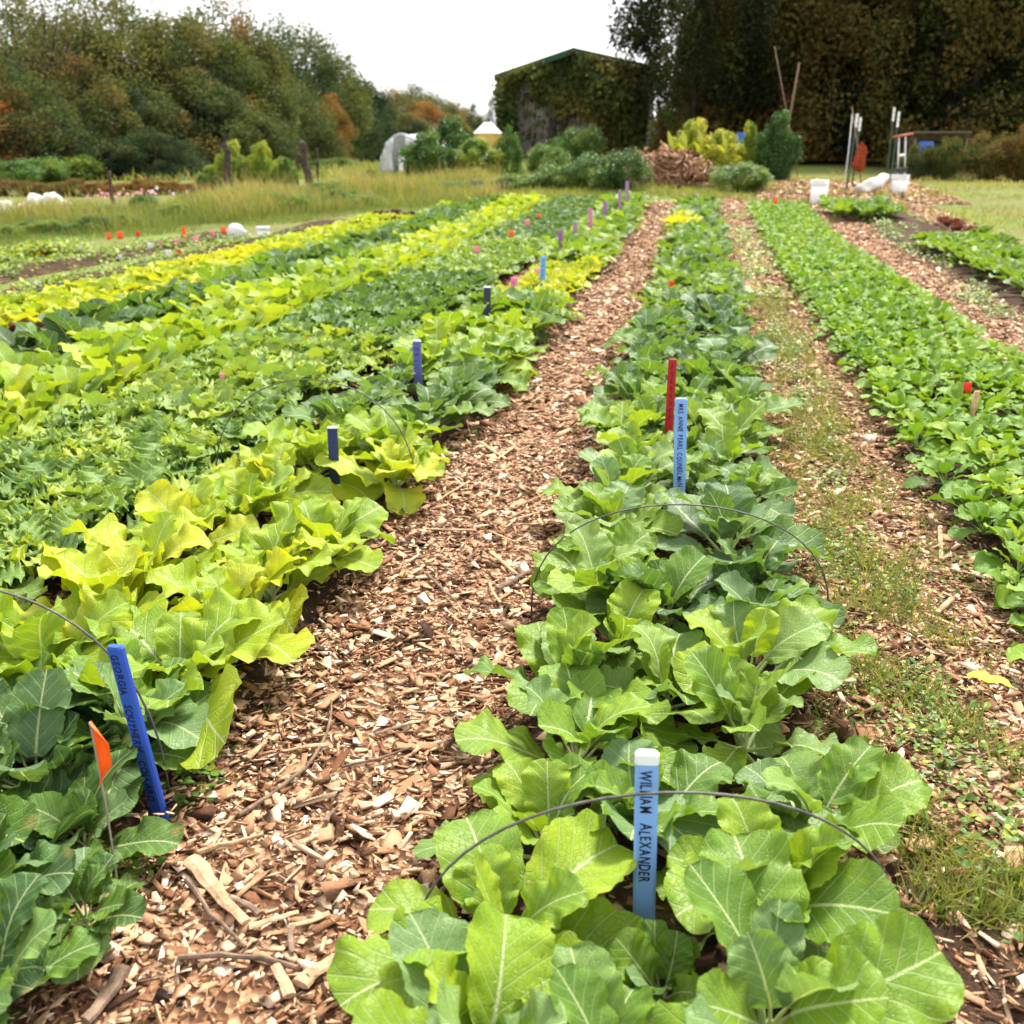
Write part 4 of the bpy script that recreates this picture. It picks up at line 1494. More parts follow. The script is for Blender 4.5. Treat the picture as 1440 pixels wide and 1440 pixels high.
grass_zone('tall_grass', edge_sampler(1.0, 6.0, 0.0, 0.46), 30000, 0.12, 0.38, 0.36, 0.18, 'green weedy grass between the bare beds and the row covers', 0.34)
grass_zone('tall_grass', edge_sampler(1.2, 8.0, 0.34, 0.78), 34000, 0.14, 0.40, 0.42, 0.20, 'tall tan seeding grass before the old posts', 0.28)
grass_zone('seed_stalks', edge_sampler(0.8, 8.0, 0.12, 0.80), 3600, 0.3, 0.65, 0.70, 0.14, 'thin tan seed stalks rising above the rough grass', 0.10, 0.22)
grass_zone('edge_grass', edge_sampler(-0.2, 3.0), 30000, 0.08, 0.22, 0.34, 0.12, 'green grass along the far edge of the field', 0.5, 0.5)
grass_zone('meadow_grass', quad_sampler([(-9, 26), (1.5, 25), (4, 46), (-16, 46)]), 34000, 0.1, 0.26, 0.40, 0.15, 'rough meadow grass before the barn', 0.7, 0.5)
grass_zone('meadow_grass', quad_sampler([(-50, 40), (-8, 44), (-10, 80), (-60, 80)]), 22000, 0.2, 0.5, 0.38, 0.14, 'far meadow before the woods', 1.2, 0.45)
grass_zone('lawn_grass', quad_sampler([(4.6, 10), (16, 14), (24, 46), (4.5, 40)]), 44000, 0.05, 0.15, 0.50, 0.15, 'worn grass around the buckets at right', 1.3, 0.6)
grass_zone('lawn_grass', quad_sampler([(-1.0, 24.4), (4.5, 23.8), (5, 34), (1, 36)]), 9000, 0.05, 0.16, 0.60, 0.16, 'short dry grass past the ends of the rows', 1.3, 0.6)


# ------------------------------------------------------------------ trees
def card(seed):
    r = np.random.default_rng(seed)
    V = np.array([(0, -0.5, 0), (0.36, 0.0, 0.10), (0, 0.5, -0.05), (-0.36, 0.0, 0.12)]) + r.uniform(-0.06, 0.06, (4, 3))
    return V, np.array([(0, 1, 2, 3)]), V[:, :2] + 0.5


CARDS = [card(q) for q in range(6)]


def crown_mesh(name, seed, shape, nclump, per, leaf, mat, low=0.15, clump=0.16, tvar=0.095, gaps=1.0):
    """a crown one unit high and wide made of leaf clumps; shape(v) gives the radius at height v"""
    r = np.random.default_rng(seed)
    C = []
    tries = 0
    while len(C) < nclump and tries < 20000:
        tries += 1
        v = low + (1 - low) * r.uniform(0, 1)
        R = shape(v)
        if r.uniform(0, 1) > (R / 0.5) ** 1.2 + 0.12:
            continue
        a = r.uniform(0, 2 * PI)
        d = R * (0.35 + 0.65 * r.uniform(0, 1) ** 0.5)
        C.append((d * math.cos(a), d * math.sin(a), v, r.uniform(0.7, 1.3), r.normal(0, tvar)))
    T, tn = [], []
    for (x, y, z, s, t) in C:
        m = int(per * s * r.uniform(0.7, 1.2))
        g = r.normal(0, 1, (m, 3))
        g /= np.linalg.norm(g, axis=1)[:, None] + 1e-6
        g *= (r.uniform(0.15, 1, m) ** 0.6)[:, None] * clump * s * np.array([0.92, 0.92, 1.15])
        T.append(np.array([x, y, z]) + g)
        tn.append(t + r.normal(0, tvar * 0.6, m))
    T, tn = np.concatenate(T), np.concatenate(tn)
    T[:, 2] = np.maximum(T[:, 2], 0.01)
    m = len(T)
    E = np.stack([r.normal(0, 0.8, m), r.normal(0, 0.8, m), r.uniform(0, 6.28, m)], 1)
    return scatter(name, CARDS, T, E, leaf * r.uniform(0.6, 1.3, m), tn, mat), C


def trunk_mesh(name, C, seed, h=0.85, r0=0.022, limbs=9):
    r = random.Random(seed)
    mb = MB()
    pts = [(0, 0, -0.03)]
    x = y = 0.0
    for q in range(1, 9):
        x += r.uniform(-0.012, 0.012)
        y += r.uniform(-0.012, 0.012)
        pts.append((x, y, h * q / 8))
    rad = [r0 * (1.25 if q == 0 else 1 - 0.85 * q / 8) for q in range(9)]
    mb.tube(pts, rad, 7)
    for c in sorted(C, key=lambda c: r.random())[:limbs]:
        k = max(1, min(6, int(c[2] / h * 8 * 0.62)))
        a = Vector(pts[k])
        b = Vector(c[:3])
        mid = a.lerp(b, 0.5) + Vector((0, 0, 0.03))
        mb.tube([a, mid, b], [rad[k] * 0.55, rad[k] * 0.35, rad[k] * 0.12], 5)
    return mb.mesh(name, M['bark'], True)


def sh_round(v):
    return 0.5 * max(0.05, math.sin(PI * min(1, max(0, (v - 0.05) / 0.97)) ** 0.85)) ** 0.7


def sh_tall(v):
    return 0.34 * max(0.05, math.sin(PI * min(1, max(0, v * 0.96 + 0.03)))) ** 0.55


def sh_cone(v):
    return 0.40 * max(0.03, 1 - v) ** 0.85 + 0.015


def sh_full(v):
    return 0.44 * max(0.1, 1 - max(0, v - 0.25) ** 2 * 1.7)


def sh_ball(v):
    return 0.46 * math.sqrt(max(0.06, 1 - ((v - 0.44) / 0.56) ** 2))


TREES = {}
for (kn, sh, low, ncl, per, lf, cl) in (('round', sh_round, 0.18, 66, 330, 0.019, 0.12), ('oak', sh_round, 0.26, 60, 360, 0.020, 0.125),
                                        ('tall', sh_tall, 0.10, 70, 300, 0.018, 0.10), ('full', sh_full, 0.02, 90, 330, 0.019, 0.11),
                                        ('cone', sh_cone, 0.03, 70, 260, 0.016, 0.085), ('sparse', sh_round, 0.35, 46, 110, 0.015, 0.12)):
    TREES[kn] = []
    for q in range(2):
        cm, C = crown_mesh(kn + '_crown', 40 + q + len(kn), sh, ncl, per, lf, M['tree'], low, cl)
        TREES[kn].append((cm, trunk_mesh(kn + '_trunk', C, q, limbs=24 if kn == 'sparse' else 10, r0=0.018 if kn == 'sparse' else 0.021)))


def tree(kind, px, top, Y, width, tone, label, group, var=None, base=None, lift=0.0):
    x, _, ztop = on_y(px, top, Y)
    z0 = tz(x, Y)
    H = ztop - z0
    cm, tm = TREES[kind][(random.randrange(2) if var is None else var)]
    e = empty('tree', (x, Y, z0), random.uniform(0, 6.28))
    e.scale = (width, width, H)
    tag(e, label, 'tree', group)
    link('trunk', tm, e)
    c = link('crown', cm, e, color=(tone, 0, 0, 1))
    c.material_slots[0].link = 'OBJECT'
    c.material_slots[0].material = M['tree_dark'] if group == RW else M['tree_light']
    return e


LW, RW, FWD = 'trees of the left woods', 'trees of the dark right woods', 'far trees behind the greenhouse'
TL = [('sparse', -40, -70, 52, 11, 0.49, 'thin brown-leaved tree at the top left corner'),
      ('sparse', 55, -55, 50, 10, 0.47, 'tall thinning tree with bare limbs against the white sky, upper left'),
      ('sparse', 120, -30, 53, 10, 0.48, 'brown thinning tree right of the tall bare-limbed one'),
      ('tall', 165, 5, 56, 11, 0.45, 'olive-brown tree reaching the top of the picture at left'),
      ('sparse', 215, 0, 66, 9, 0.49, 'pale airy bare-topped tree in the left skyline'),
      ('tall', 255, 22, 58, 11, 0.45, 'olive tree in the middle of the left woods'),
      ('tall', 310, 14, 62, 11, 0.53, 'rusty-topped tree in the middle of the left woods'),
      ('oak', 372, 20, 78, 10, 0.18, 'dark green round-headed tree standing above the left woods'),
      ('tall', 345, 85, 64, 9, 0.47, 'ochre tree before the dark round-headed one'),
      ('round', 425, 48, 84, 11, 0.40, 'green tree on the falling skyline of the left woods'),
      ('full', 455, 82, 92, 10, 0.25, 'dark green tree second from the right end of the left woods'),
      ('full', 500, 104, 105, 10, 0.14, 'darkest tree at the right end of the left woods'),
      ('full', 522, 125, 116, 9, 0.20, 'small dark tree at the very end of the left woods'),
      ('full', 10, 96, 44, 7, 0.35, 'green bushy tree at the left edge before the tall woods'),
      ('full', -28, 104, 43, 7, 0.74, 'orange-leaved tree cut by the left edge'),
      ('full', 62, 150, 45, 6, 0.30, 'dark green bushy tree beside the green one at left'),
      ('full', 120, 95, 49, 8, 0.49, 'brown full tree in the left woods above the white plastic'),
      ('full', 190, 120, 51, 8, 0.34, 'dark olive full tree above the cosmos flowers'),
      ('full', 212, 185, 47, 6, 0.24, 'low dark green tree above the amaranth hedge'),
      ('full', 268, 110, 54, 9, 0.41, 'broad olive tree behind the vine-covered post'),
      ('full', 335, 150, 57, 8, 0.40, 'grey-green low tree right of the vine-covered post'),
      ('full', 392, 110, 70, 9, 0.39, 'olive tree above the slanted old post'),
      ('full', 442, 150, 80, 7, 0.36, 'green low tree near the right end of the left woods'),
      ('full', 462, 142, 76, 5, 0.74, 'small bright orange tree at the right of the left woods'),
      ('round', 300, 60, 60, 9, 0.37, 'green-gold tree between the rusty and the olive trees'),
      ('full', 90, 40, 56, 9, 0.40, 'green tree behind the brown full tree at left'),
      ('full', 20, 20, 57, 9, 0.39, 'olive tree behind the thinning trees at top left')]
for a in TL:
    tree(*a[:6], a[6], LW)
TF = [('full', 552, 126, 190, 17, 0.62, 'distant rusty tree on the hill, left'), ('full', 580, 124, 200, 18, 0.40, 'distant green tree on the hill crest'),
      ('full', 612, 133, 205, 18, 0.55, 'distant ochre tree right of the hill crest'), ('full', 640, 146, 210, 17, 0.62, 'distant brown tree on the falling hill'),
      ('full', 600, 150, 120, 10, 0.82, 'distant reddish tree before the hill'), ('full', 548, 158, 130, 9, 0.55, 'distant yellowish tree behind the greenhouse'),
      ('cone', 667, 145, 120, 6, 0.12, 'dark pointed evergreen left of the yellow hut'), ('cone', 692, 138, 150, 6, 0.25, 'thin pale conifer beside the barn'),
      ('full', 570, 165, 110, 10, 0.36, 'low green tree far behind the greenhouse'), ('full', 635, 172, 105, 9, 0.5, 'low olive tree far behind the flowering bush'),
      ('full', 655, 165, 160, 12, 0.58, 'low brown tree on the far field edge')]
for a in TF:
    tree(*a[:6], a[6], FWD)
TR = [('oak', 992, -110, 46, 7.0, 0.20, 'dark leafy tree overhanging the right end of the barn'),
      ('full', 1052, -140, 52, 8, 0.62, 'brownish tree right of the barn tree'),
      ('full', 1078, -160, 50, 8, 0.52, 'olive-brown tall tree above the crossed poles'),
      ('full', 1105, -150, 48, 9, 0.60, 'dark olive tree behind the crossed poles'),
      ('full', 1165, -170, 51, 9, 0.42, 'dark tree behind the steel posts'),
      ('full', 1225, -160, 47, 9, 0.58, 'olive dark tree right behind the white-topped posts'),
      ('full', 1290, -170, 50, 9, 0.30, 'blackish tree behind the junk pile'),
      ('full', 1350, -160, 46, 9, 0.26, 'very dark tree right of the junk pile'),
      ('full', 1415, -170, 44, 9, 0.55, 'olive tree near the right edge'),
      ('full', 1480, -170, 45, 9, 0.45, 'dark tree cut by the right edge'),
      ('full', 1030, 80, 54, 6, 0.69, 'low brown tree beside the crossed poles'),
      ('full', 1130, 60, 50, 7, 0.66, 'low brown-leaved tree behind the steel posts'),
      ('full', 1195, 40, 52, 8, 0.29, 'low dark tree in the shade behind the steel posts'),
      ('full', 1265, 50, 51, 8, 0.27, 'low dark tree behind the tools'),
      ('full', 1335, 40, 52, 8, 0.21, 'low black-green tree behind the plank roof'),
      ('full', 1400, 40, 48, 8, 0.50, 'low dark tree by the reddish scrub'),
      ('cone', 1015, -60, 58, 8, 0.20, 'dark evergreen between barn and woods')]
for a in TR:
    tree(*a[:6], a[6], RW)
# deeper rows of the right woods, only a dark mass between the front trees
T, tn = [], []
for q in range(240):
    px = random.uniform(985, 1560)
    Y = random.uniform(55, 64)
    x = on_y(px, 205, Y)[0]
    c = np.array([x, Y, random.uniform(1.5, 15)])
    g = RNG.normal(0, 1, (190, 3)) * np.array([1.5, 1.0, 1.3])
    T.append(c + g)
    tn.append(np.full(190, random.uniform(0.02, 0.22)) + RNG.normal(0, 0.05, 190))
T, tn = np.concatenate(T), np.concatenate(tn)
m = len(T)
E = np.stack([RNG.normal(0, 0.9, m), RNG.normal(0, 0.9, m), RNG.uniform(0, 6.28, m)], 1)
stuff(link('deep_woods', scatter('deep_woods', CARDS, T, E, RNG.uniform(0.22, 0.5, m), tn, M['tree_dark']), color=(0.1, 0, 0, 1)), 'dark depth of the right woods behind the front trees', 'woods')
T, tn = [], []
for q in range(260):
    f = random.random()
    px = -80 + 610 * f
    Y = 60 + 62 * f + random.uniform(0, 12)
    x, _, zt = on_y(px, 40 + 95 * f, Y)
    c = np.array([x, Y, tz(x, Y) + random.uniform(0.5, max(2, zt - 2))])
    g = RNG.normal(0, 1, (170, 3)) * np.array([1.7, 1.2, 1.5])
    T.append(c + g)
    tn.append(np.full(170, random.uniform(0.1, 0.55)) + RNG.normal(0, 0.06, 170))
T, tn = np.concatenate(T), np.concatenate(tn)
m = len(T)
E = np.stack([RNG.normal(0, 0.9, m), RNG.normal(0, 0.9, m), RNG.uniform(0, 6.28, m)], 1)
stuff(link('deep_woods', scatter('deep_woods', CARDS, T, E, RNG.uniform(0.22, 0.5, m), tn, M['tree_light']), color=(0, 0, 0, 1)), 'olive depth of the left woods behind the front trees', 'woods')

# ------------------------------------------------------------------ shrubs, vines and tall plants
SHRUB = {}


def shrub_mesh(kind, mat):
    k = (kind, mat)
    if k not in SHRUB:
        par = dict(ball=(sh_ball, 0.03, 75, 260, 0.040, 0.13), low=(sh_round, 0.0, 60, 180, 0.038, 0.16), pillar=(sh_full, 0.02, 70, 170, 0.034, 0.12))[kind]
        SHRUB[k] = crown_mesh(kind + '_foliage', 70 + len(SHRUB), par[0], par[2], par[3], par[4], M[mat], par[1], par[5], 0.09)
    return SHRUB[k]


def shrub(name, px, top, base, wpx, tone, label, cat, kind='ball', mat='shrub', Y=None, group=None, stem=True, depth=None):
    if Y is None:
        x, Y, z0 = ground(px, base)
    else:
        x = on_y(px, base, Y)[0]
        z0 = tz(x, Y)
    H = on_y(px, top, Y)[2] - z0
    D = np.dot(np.array([x, Y, 0]), FW)
    wd = wpx / FPX * D * 1.1
    me, C = shrub_mesh(kind, mat)
    e = empty(name, (x, Y, z0), random.uniform(0, 6.28))
    e.scale = (wd, depth or wd, H)
    if depth:
        e.rotation_euler = (0, 0, YAW)
    tag(e, label, cat, group)
    link('foliage', me, e, color=(tone, 0, 0, 1))
    if stem:
        mb = MB()
        for c in C[:7]:
            mb.tube([(c[0] * 0.1, c[1] * 0.1, -0.02), (c[0] * 0.5, c[1] * 0.5, c[2] * 0.55), c[:3]], [0.02, 0.012, 0.006], 5)
        link('stem', mb.mesh('stem', M['bark']), e)
    return e


shrub('fern_bush', 602, 192, 255, 72, 0.36, 'feathery round green bush before the greenhouse', 'bush', Y=33)
shrub('flowering_bush', 635, 172, 235, 74, 0.22, 'dark bush with pale flower tips behind the feathery one', 'bush', Y=37)
shrub('sunflower_bush', 672, 200, 252, 74, 0.60, 'yellow-green leafy plant below the yellow hut', 'bush', Y=34)
shrub('vine_column', 714, 178, 252, 46, 0.36, 'upright column of vines beside the yellow hut', 'vine', 'pillar', Y=34.5)
shrub('weedy_bush', 815, 180, 222, 70, 0.40, 'weedy green bush at the foot of the barn wall', 'bush', 'low', Y=42)
shrub('weedy_bush', 770, 205, 240, 60, 0.48, 'straggly weeds before the barn\'s grey boards', 'bush', 'low', Y=36)
shrub('broadleaf_plant', 975, 176, 240, 66, 0.84, 'yellow-green broad-leaved clump behind the chip heap', 'plant', 'ball', Y=34)
shrub('broadleaf_plant', 1012, 190, 245, 62, 0.86, 'second yellow-green clump, right behind the chip heap', 'plant', 'ball', Y=33)
shrub('round_bush', 1092, 166, 232, 56, 0.20, 'dark green round bush left of the steel posts', 'bush', Y=33)
shrub('round_bush', 1052, 180, 228, 34, 0.66, 'yellow-green bush beside the dark round bush', 'bush', Y=33.5)
shrub('dry_scrub', 945, 150, 215, 60, 0.55, 'dull olive scrub right of the barn', 'scrub', 'ball', 'tree', Y=45)
shrub('dry_scrub', 1040, 230, 252, 80, 0.5, 'low weedy patch beside the chip track', 'scrub', 'low', Y=28)
for q, (px, top, base, wd, t) in enumerate(((1330, 196, 240, 60, 0.45), (1385, 190, 242, 70, 0.62), (1440, 178, 240, 80, 0.66), (1290, 205, 238, 46, 0.4), (1500, 180, 240, 80, 0.6))):
    shrub('reddish_scrub', px, top, base, wd, t, ORD[q] + ' clump of reddish-brown scrub below the right woods', 'scrub', 'low', 'tree', Y=34, group='scrub below the right woods')
for q, (px, top, base, wd, t) in enumerate(((330, 205, 262, 46, 0.68), (372, 206, 262, 40, 0.72), (300, 236, 268, 40, 0.55), (402, 225, 262, 34, 0.5))):
    shrub('vine_mound', px, top, base, wd, t, ('vines climbing the old post', 'yellow-green vine mound right of the old post', 'low vines left of the old post', 'low green vines before the slanted post')[q],
          'vine', 'ball', Y=31)
for q in range(9):
    px = 5 + q * 34
    shrub('amaranth_clump', px, 252 + (q % 3) * 3, 285, 50, 0.80 if q > 3 else 0.66, ORD[q] + ' dark red-brown amaranth clump of the left hedge', 'amaranth', 'low', 'tree', Y=30, group='amaranth hedge before the left woods')
for q in range(11):
    px = 10 + q * 46
    shrub('hedge_bush', px, 226 - 3 * (q % 3), 262, 84, 0.36 + 0.12 * (q % 3), ORD[q] + ' low bush along the foot of the left woods', 'bush', 'low', Y=37 + q * 3.2, group='bushes at the foot of the left woods')
# the long mound planted with sweet potato vines
for q, (px, top, base, wd, t) in enumerate(((880, 212, 262, 70, 0.30), (835, 218, 266, 80, 0.36), (785, 232, 272, 80, 0.46), (735, 246, 276, 80, 0.52), (680, 252, 278, 70, 0.52), (620, 254, 280, 70, 0.5), (570, 258, 284, 56, 0.52))):
    shrub('vine_patch', px, top, base, wd, t, ORD[q] + ' patch of trailing vines on the long mound, counted from the chip heap', 'vine', 'low', Y=27.2, group='vines on the long mound', stem=False)
for q, (px, top, base, wd) in enumerate(((672, 256, 268, 30), (708, 260, 270, 18))):
    shrub('purple_basil', px, top, base, wd, 0.5, ('purple basil low on the left of the mound', 'small purple basil right of the low one')[q],
          'basil', 'low', 'purple', Y=26.6, stem=False)
shrub('leek_clump', 525, 240, 285, 34, 0.45, 'pale green strappy clump below the greenhouse', 'plant', 'ball', Y=28)

for q in range(26):
    px = 12 + 20 * q + random.uniform(-10, 10)
    py = 338 - 0.085 * px - random.uniform(0, 26)
    x, y, z = ground(px, py)
    hpx = random.uniform(10, 28)
    shrub('weed_clump', px, py - hpx, py, random.uniform(24, 60), random.choice((0.3, 0.42, 0.5, 0.6)), ORD[q] + ' weed clump from the left in the rough grass', 'weed', 'low', Y=y, group='weed clumps in the rough grass', stem=False)

GINGER = [np_mesh('ginger_leaf', *leaf_geo(L=0.75, W=0.085, pet=0.05, nl=10, nw=4, arch=a_, cup=0.3, ruf=0.004, edge=0.02, efreq=2, a=0.7, b=0.7, seed=q)[:2], M['shrub'], smooth=True) for q, a_ in enumerate((0.5, 0.9, 1.3))]
# broad upright leaves of the yellow-green clumps
for q, (px, top, Y) in enumerate(((945, 178, 33.2), (965, 176, 33.0), (988, 174, 33.0), (1005, 180, 32.6), (1022, 184, 32.4))):
    x, _, zt = on_y(px, top, Y)
    z0 = tz(x, Y)
    e = empty('ginger_plant', (x, Y, z0))
    MB().tube([(0, 0, 0), (0.01, 0, (zt - z0) * 0.7)], [0.015, 0.006], 5).obj('stem', M['stem'], e)
    tag(e, ORD[q] + ' tall yellow-green ginger stalk from the barn side', 'plant', 'ginger stalks behind the chip heap')
    for k in range(7):
        link('leaf', GINGER[k % 3], e, (0, 0, (zt - z0) * 0.08 * k), (math.radians(58 + 4 * k), 0, k * 2.2), 1.0, (0.8, 0, 0, 1))

# cosmos flowers
def flower_patch():
    for q in range(44):
        px = random.gauss(218, 24) if q < 20 else random.gauss(160, 14)
        py = random.gauss(272, 6) if q < 20 else random.gauss(284, 6)
        x, y, z = on_y(px, py, 24 + random.uniform(-1, 1))
        g = tz(x, y)
        col = 'white' if (px > 212 and q % 3) else 'pink'
        e = empty('cosmos_flower', (x, y, g), random.uniform(0, 6))
        tag(e, '%s cosmos flower before the amaranth hedge' % col, 'flower', col + ' cosmos flowers')
        h = max(0.25, z - g)
        MB().tube([(0, 0, 0), (0.02, 0, h * 0.6), (0, 0, h)], 0.006, 5).obj('stem', M['stem'], e)
        V, F = [], []
        tilt = Euler((1.0 + random.uniform(-.4, .4), 0, 0)).to_matrix()
        for k in range(8):
            a = 2 * PI * k / 8
            b = len(V)
            for (rr, da) in ((0.0, 0), (0.038, -0.3), (0.05, 0), (0.038, 0.3)):
                V.append(tilt @ Vector((rr * math.cos(a + da), rr * math.sin(a + da), 0.012 * (rr > 0))) + Vector((0, 0, h)))
            F.append((b, b + 1, b + 2, b + 3))
        MB().add(V, F).obj('petals', FLAG[col], e)


flower_patch()


# ------------------------------------------------------------------ barn
def barn():
    Y = 50.0
    xl, _, zl = on_y(699, 103, Y)
    xp, _, zp = on_y(808, 69, Y)
    xr, _, zr = on_y(912, 90, Y)
    z0 = tz(xp, Y) - 0.1
    e = empty('barn', (xp, Y, z0))
    tag(e, 'tall old barn with green metal roof edge, its gable overgrown with vines', 'barn')
    L = 14.0
    a, b, hl, hr, hp = xl - xp + 0.35, xr - xp - 0.3, zl - z0 - 0.1, zr - z0 - 0.1, zp - z0 - 0.1
    mb = MB()
    V = [(a, 0, 0), (b, 0, 0), (b, 0, hr), (0, 0, hp), (a, 0, hl), (a, L, 0), (b, L, 0), (b, L, hr), (0, L, hp), (a, L, hl)]
    F = [(0, 1, 2, 3, 4), (9, 8, 7, 6, 5), (0, 4, 9, 5), (1, 6, 7, 2)]
    mb.add(V, F)
    wood = plain('old_grey_boards', (0.20, 0.175, 0.155), 0.9, 0.15, 0.35, 6, bump=0.6)
    wall = mb.obj('wall', plain('barn_back_boards', (0.11, 0.09, 0.075), 0.9, 0.15, 0.3, 6), e)
    # single boards of the gable, with dark joints between them
    n = 34
    wd = (b - a) / n
    r = random.Random(4)
    for q in range(n):
        x0 = a + q * wd
        xm = x0 + wd / 2
        top = hl + (hp - hl) * (xm - a) / (0 - a) if xm < 0 else hp + (hr - hp) * xm / b
        bot = r.uniform(0, 0.15)
        g = 0.02
        d = 0.03 + r.uniform(0, 0.015)
        m2 = MB().box((0, -d / 2 - 0.004, (top + bot) / 2), (wd - g, d, top - bot - 0.04))
        m2.obj('plank', wood, wall, loc=(xm, 0, 0))
    roofm = plain('green_metal_roof', (0.018, 0.06, 0.034), 0.6, 0.3, 0.3, 8, metallic=0.2)
    rb = MB()
    t, ov = 0.10, 0.45
    sl_, sr_ = (hp - hl) / (0 - a), (hp - hr) / b
    for (x0, z0_, x1, z1) in ((a - 0.4, hl - 0.4 * sl_, 0, hp), (0, hp, b + 0.4, hr - 0.4 * sr_)):
        P = [(x0, -ov, z0_ + 0.02), (x1, -ov, z1 + 0.02), (x1, L + ov, z1 + 0.02), (x0, L + ov, z0_ + 0.02)]
        rb.add(P + [(p[0], p[1], p[2] + t) for p in P], [(0, 3, 2, 1), (4, 5, 6, 7), (0, 1, 5, 4), (1, 2, 6, 5), (2, 3, 7, 6), (3, 0, 4, 7)])
    roof = rb.obj('roof', roofm, e)
    tb = MB()
    for (x0, z0_, x1, z1) in ((a - 0.4, hl - 0.4 * sl_, 0, hp), (0, hp, b + 0.4, hr - 0.4 * sr_)):
        P = [(x0, -ov - 0.03, z0_ - 0.14), (x1, -ov - 0.03, z1 - 0.14), (x1, -ov - 0.03, z1 + 0.13), (x0, -ov - 0.03, z0_ + 0.13)]
        tb.add(P + [(p[0], p[1] + 0.028, p[2]) for p in P], [(0, 1, 2, 3), (7, 6, 5, 4), (0, 4, 5, 1), (1, 5, 6, 2), (2, 6, 7, 3), (3, 7, 4, 0)])
    tb.obj('verge_trim', roofm, roof)
    # dark doorway at lower left
    MB().box((0, 0, 0.9), (0.9, 0.04, 1.8)).obj('door', plain('dark_door', (0.035, 0.03, 0.028), 0.9), e, loc=(a + 2.6, -0.09, 0))
    # vines over the gable
    N = 15000
    x = RNG.uniform(a - 0.25, b + 0.35, N)
    top = np.where(x < 0, hl + (hp - hl) * (x - a) / (0 - a), hp + (hr - hp) * x / b)
    z = RNG.uniform(0, 1, N) * top
    hang = 0.5 + 0.22 * np.sin(x * 2.1) + 0.15 * np.sin(x * 5.3 + 1)
    bare = (x < a + 4.2) & (z < 1.5 + 2.4 * hang * np.clip((a + 4.4 - x) / 3, 0.2, 1)) & (x > a + 0.7)
    k = ~bare | (RNG.uniform(0, 1, N) < 0.06)
    x, z = x[k], z[k]
    bul = 0.30 + 0.42 * np.sin(x * 1.7 + 0.6 * z) * np.sin(z * 1.3 + 0.5 * x) + 0.1 * np.sin(x * 4.1) * np.sin(z * 3.7)
    y = -0.09 - np.abs(RNG.normal(0, 0.5, len(x))) * (0.12 + np.maximum(bul, 0)) - np.maximum(bul, 0) * 0.8
    T = np.stack([x + xp, y + Y, z + z0], 1)
    m = len(T)
    E = np.stack([RNG.normal(1.0, 0.5, m), RNG.normal(0, 0.5, m), RNG.normal(0, 0.8, m)], 1)
    tn = np.clip(0.30 + 0.10 * np.sin(x * 0.9) + 0.12 * np.sin(z * 1.1 + x) + RNG.normal(0, 0.07, m), 0.02, 0.8)
    iv = link('ivy', scatter('ivy', CARDS, T, E, RNG.uniform(0.12, 0.34, m), tn, M['tree']), color=(0.17, 0, 0, 1))
    tag(iv, 'curtain of green-brown climbing vines covering the barn gable', 'vine')


barn()


# ------------------------------------------------------------------ greenhouse tunnel, hut, heaps
def tunnel():
    Y = 42
    x0, _, _ = on_y(530, 235, Y)
    x1, _, _ = on_y(600, 235, Y)
    xm = (x0 + x1) / 2
    z0 = tz(xm, Y)
    h = on_y(565, 188, Y)[2] - z0
    e = empty('hoop_greenhouse', (xm, Y, z0), -0.35)
    tag(e, 'small white plastic-covered hoop greenhouse with sagging front', 'greenhouse')
    w = (x1 - x0) / 2
    n, ny = 18, 10
    V, F = [], []
    for j in range(ny + 1):
        for q in range(n + 1):
            a = PI * q / n
            sag = 1 - 0.04 * abs(math.sin(j * 1.6)) - 0.03 * random.random()
            V.append((-w * math.cos(a) * sag, j * 0.42, h * math.sin(a) ** 0.8 * sag))
    for j in range(ny):
        for q in range(n):
            k = j * (n + 1) + q
            F.append((k, k + n + 1, k + n + 2, k + 1))
    c = MB().add(V, F).obj('cover', M['sheet'], e, True)
    c.modifiers.new('thickness', 'SOLIDIFY').thickness = 0.01
    for j in (0, 3, 6, 9):
        MB().tube([(-w * math.cos(PI * q / n) * 1.012, j * 0.42 + 0.1, h * math.sin(PI * q / n) ** 0.8 * 1.012) for q in range(n + 1)], 0.022, 6).obj('hoop', M['galv'], e)
    # hanging, half open front sheets
    V, F = [], []
    for q in range(n + 1):
        a = PI * q / n
        top = h * math.sin(a) ** 0.8
        for v in range(6):
            zz = top * (1 - v / 5)
            V.append((-w * math.cos(a) * 0.97, -0.06 + 0.12 * math.sin(q * 2.1 + v), zz * 0.97))
    for q in range(n):
        if 7 <= q <= 10:
            continue
        for v in range(5):
            k = q * 6 + v
            F.append((k, k + 6, k + 7, k + 1))
    f = MB().add(V, F).obj('front_sheet', M['sheet'], e, True)
    f.modifiers.new('thickness', 'SOLIDIFY').thickness = 0.01
    MB().box((0.25 * w, -0.26, h * 0.26), (w * 0.36, 0.04, h * 0.40)).obj('white_panel', M['white'], e)
    # back sheet coloured grey to paint the shade inside the tunnel
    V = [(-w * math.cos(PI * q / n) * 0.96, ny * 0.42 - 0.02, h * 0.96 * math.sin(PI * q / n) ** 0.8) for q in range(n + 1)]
    MB().add(V, [tuple(range(n + 1))]).obj('back_sheet', plain('inside_shade_grey', (0.2, 0.2, 0.19), 0.7), e)


tunnel()


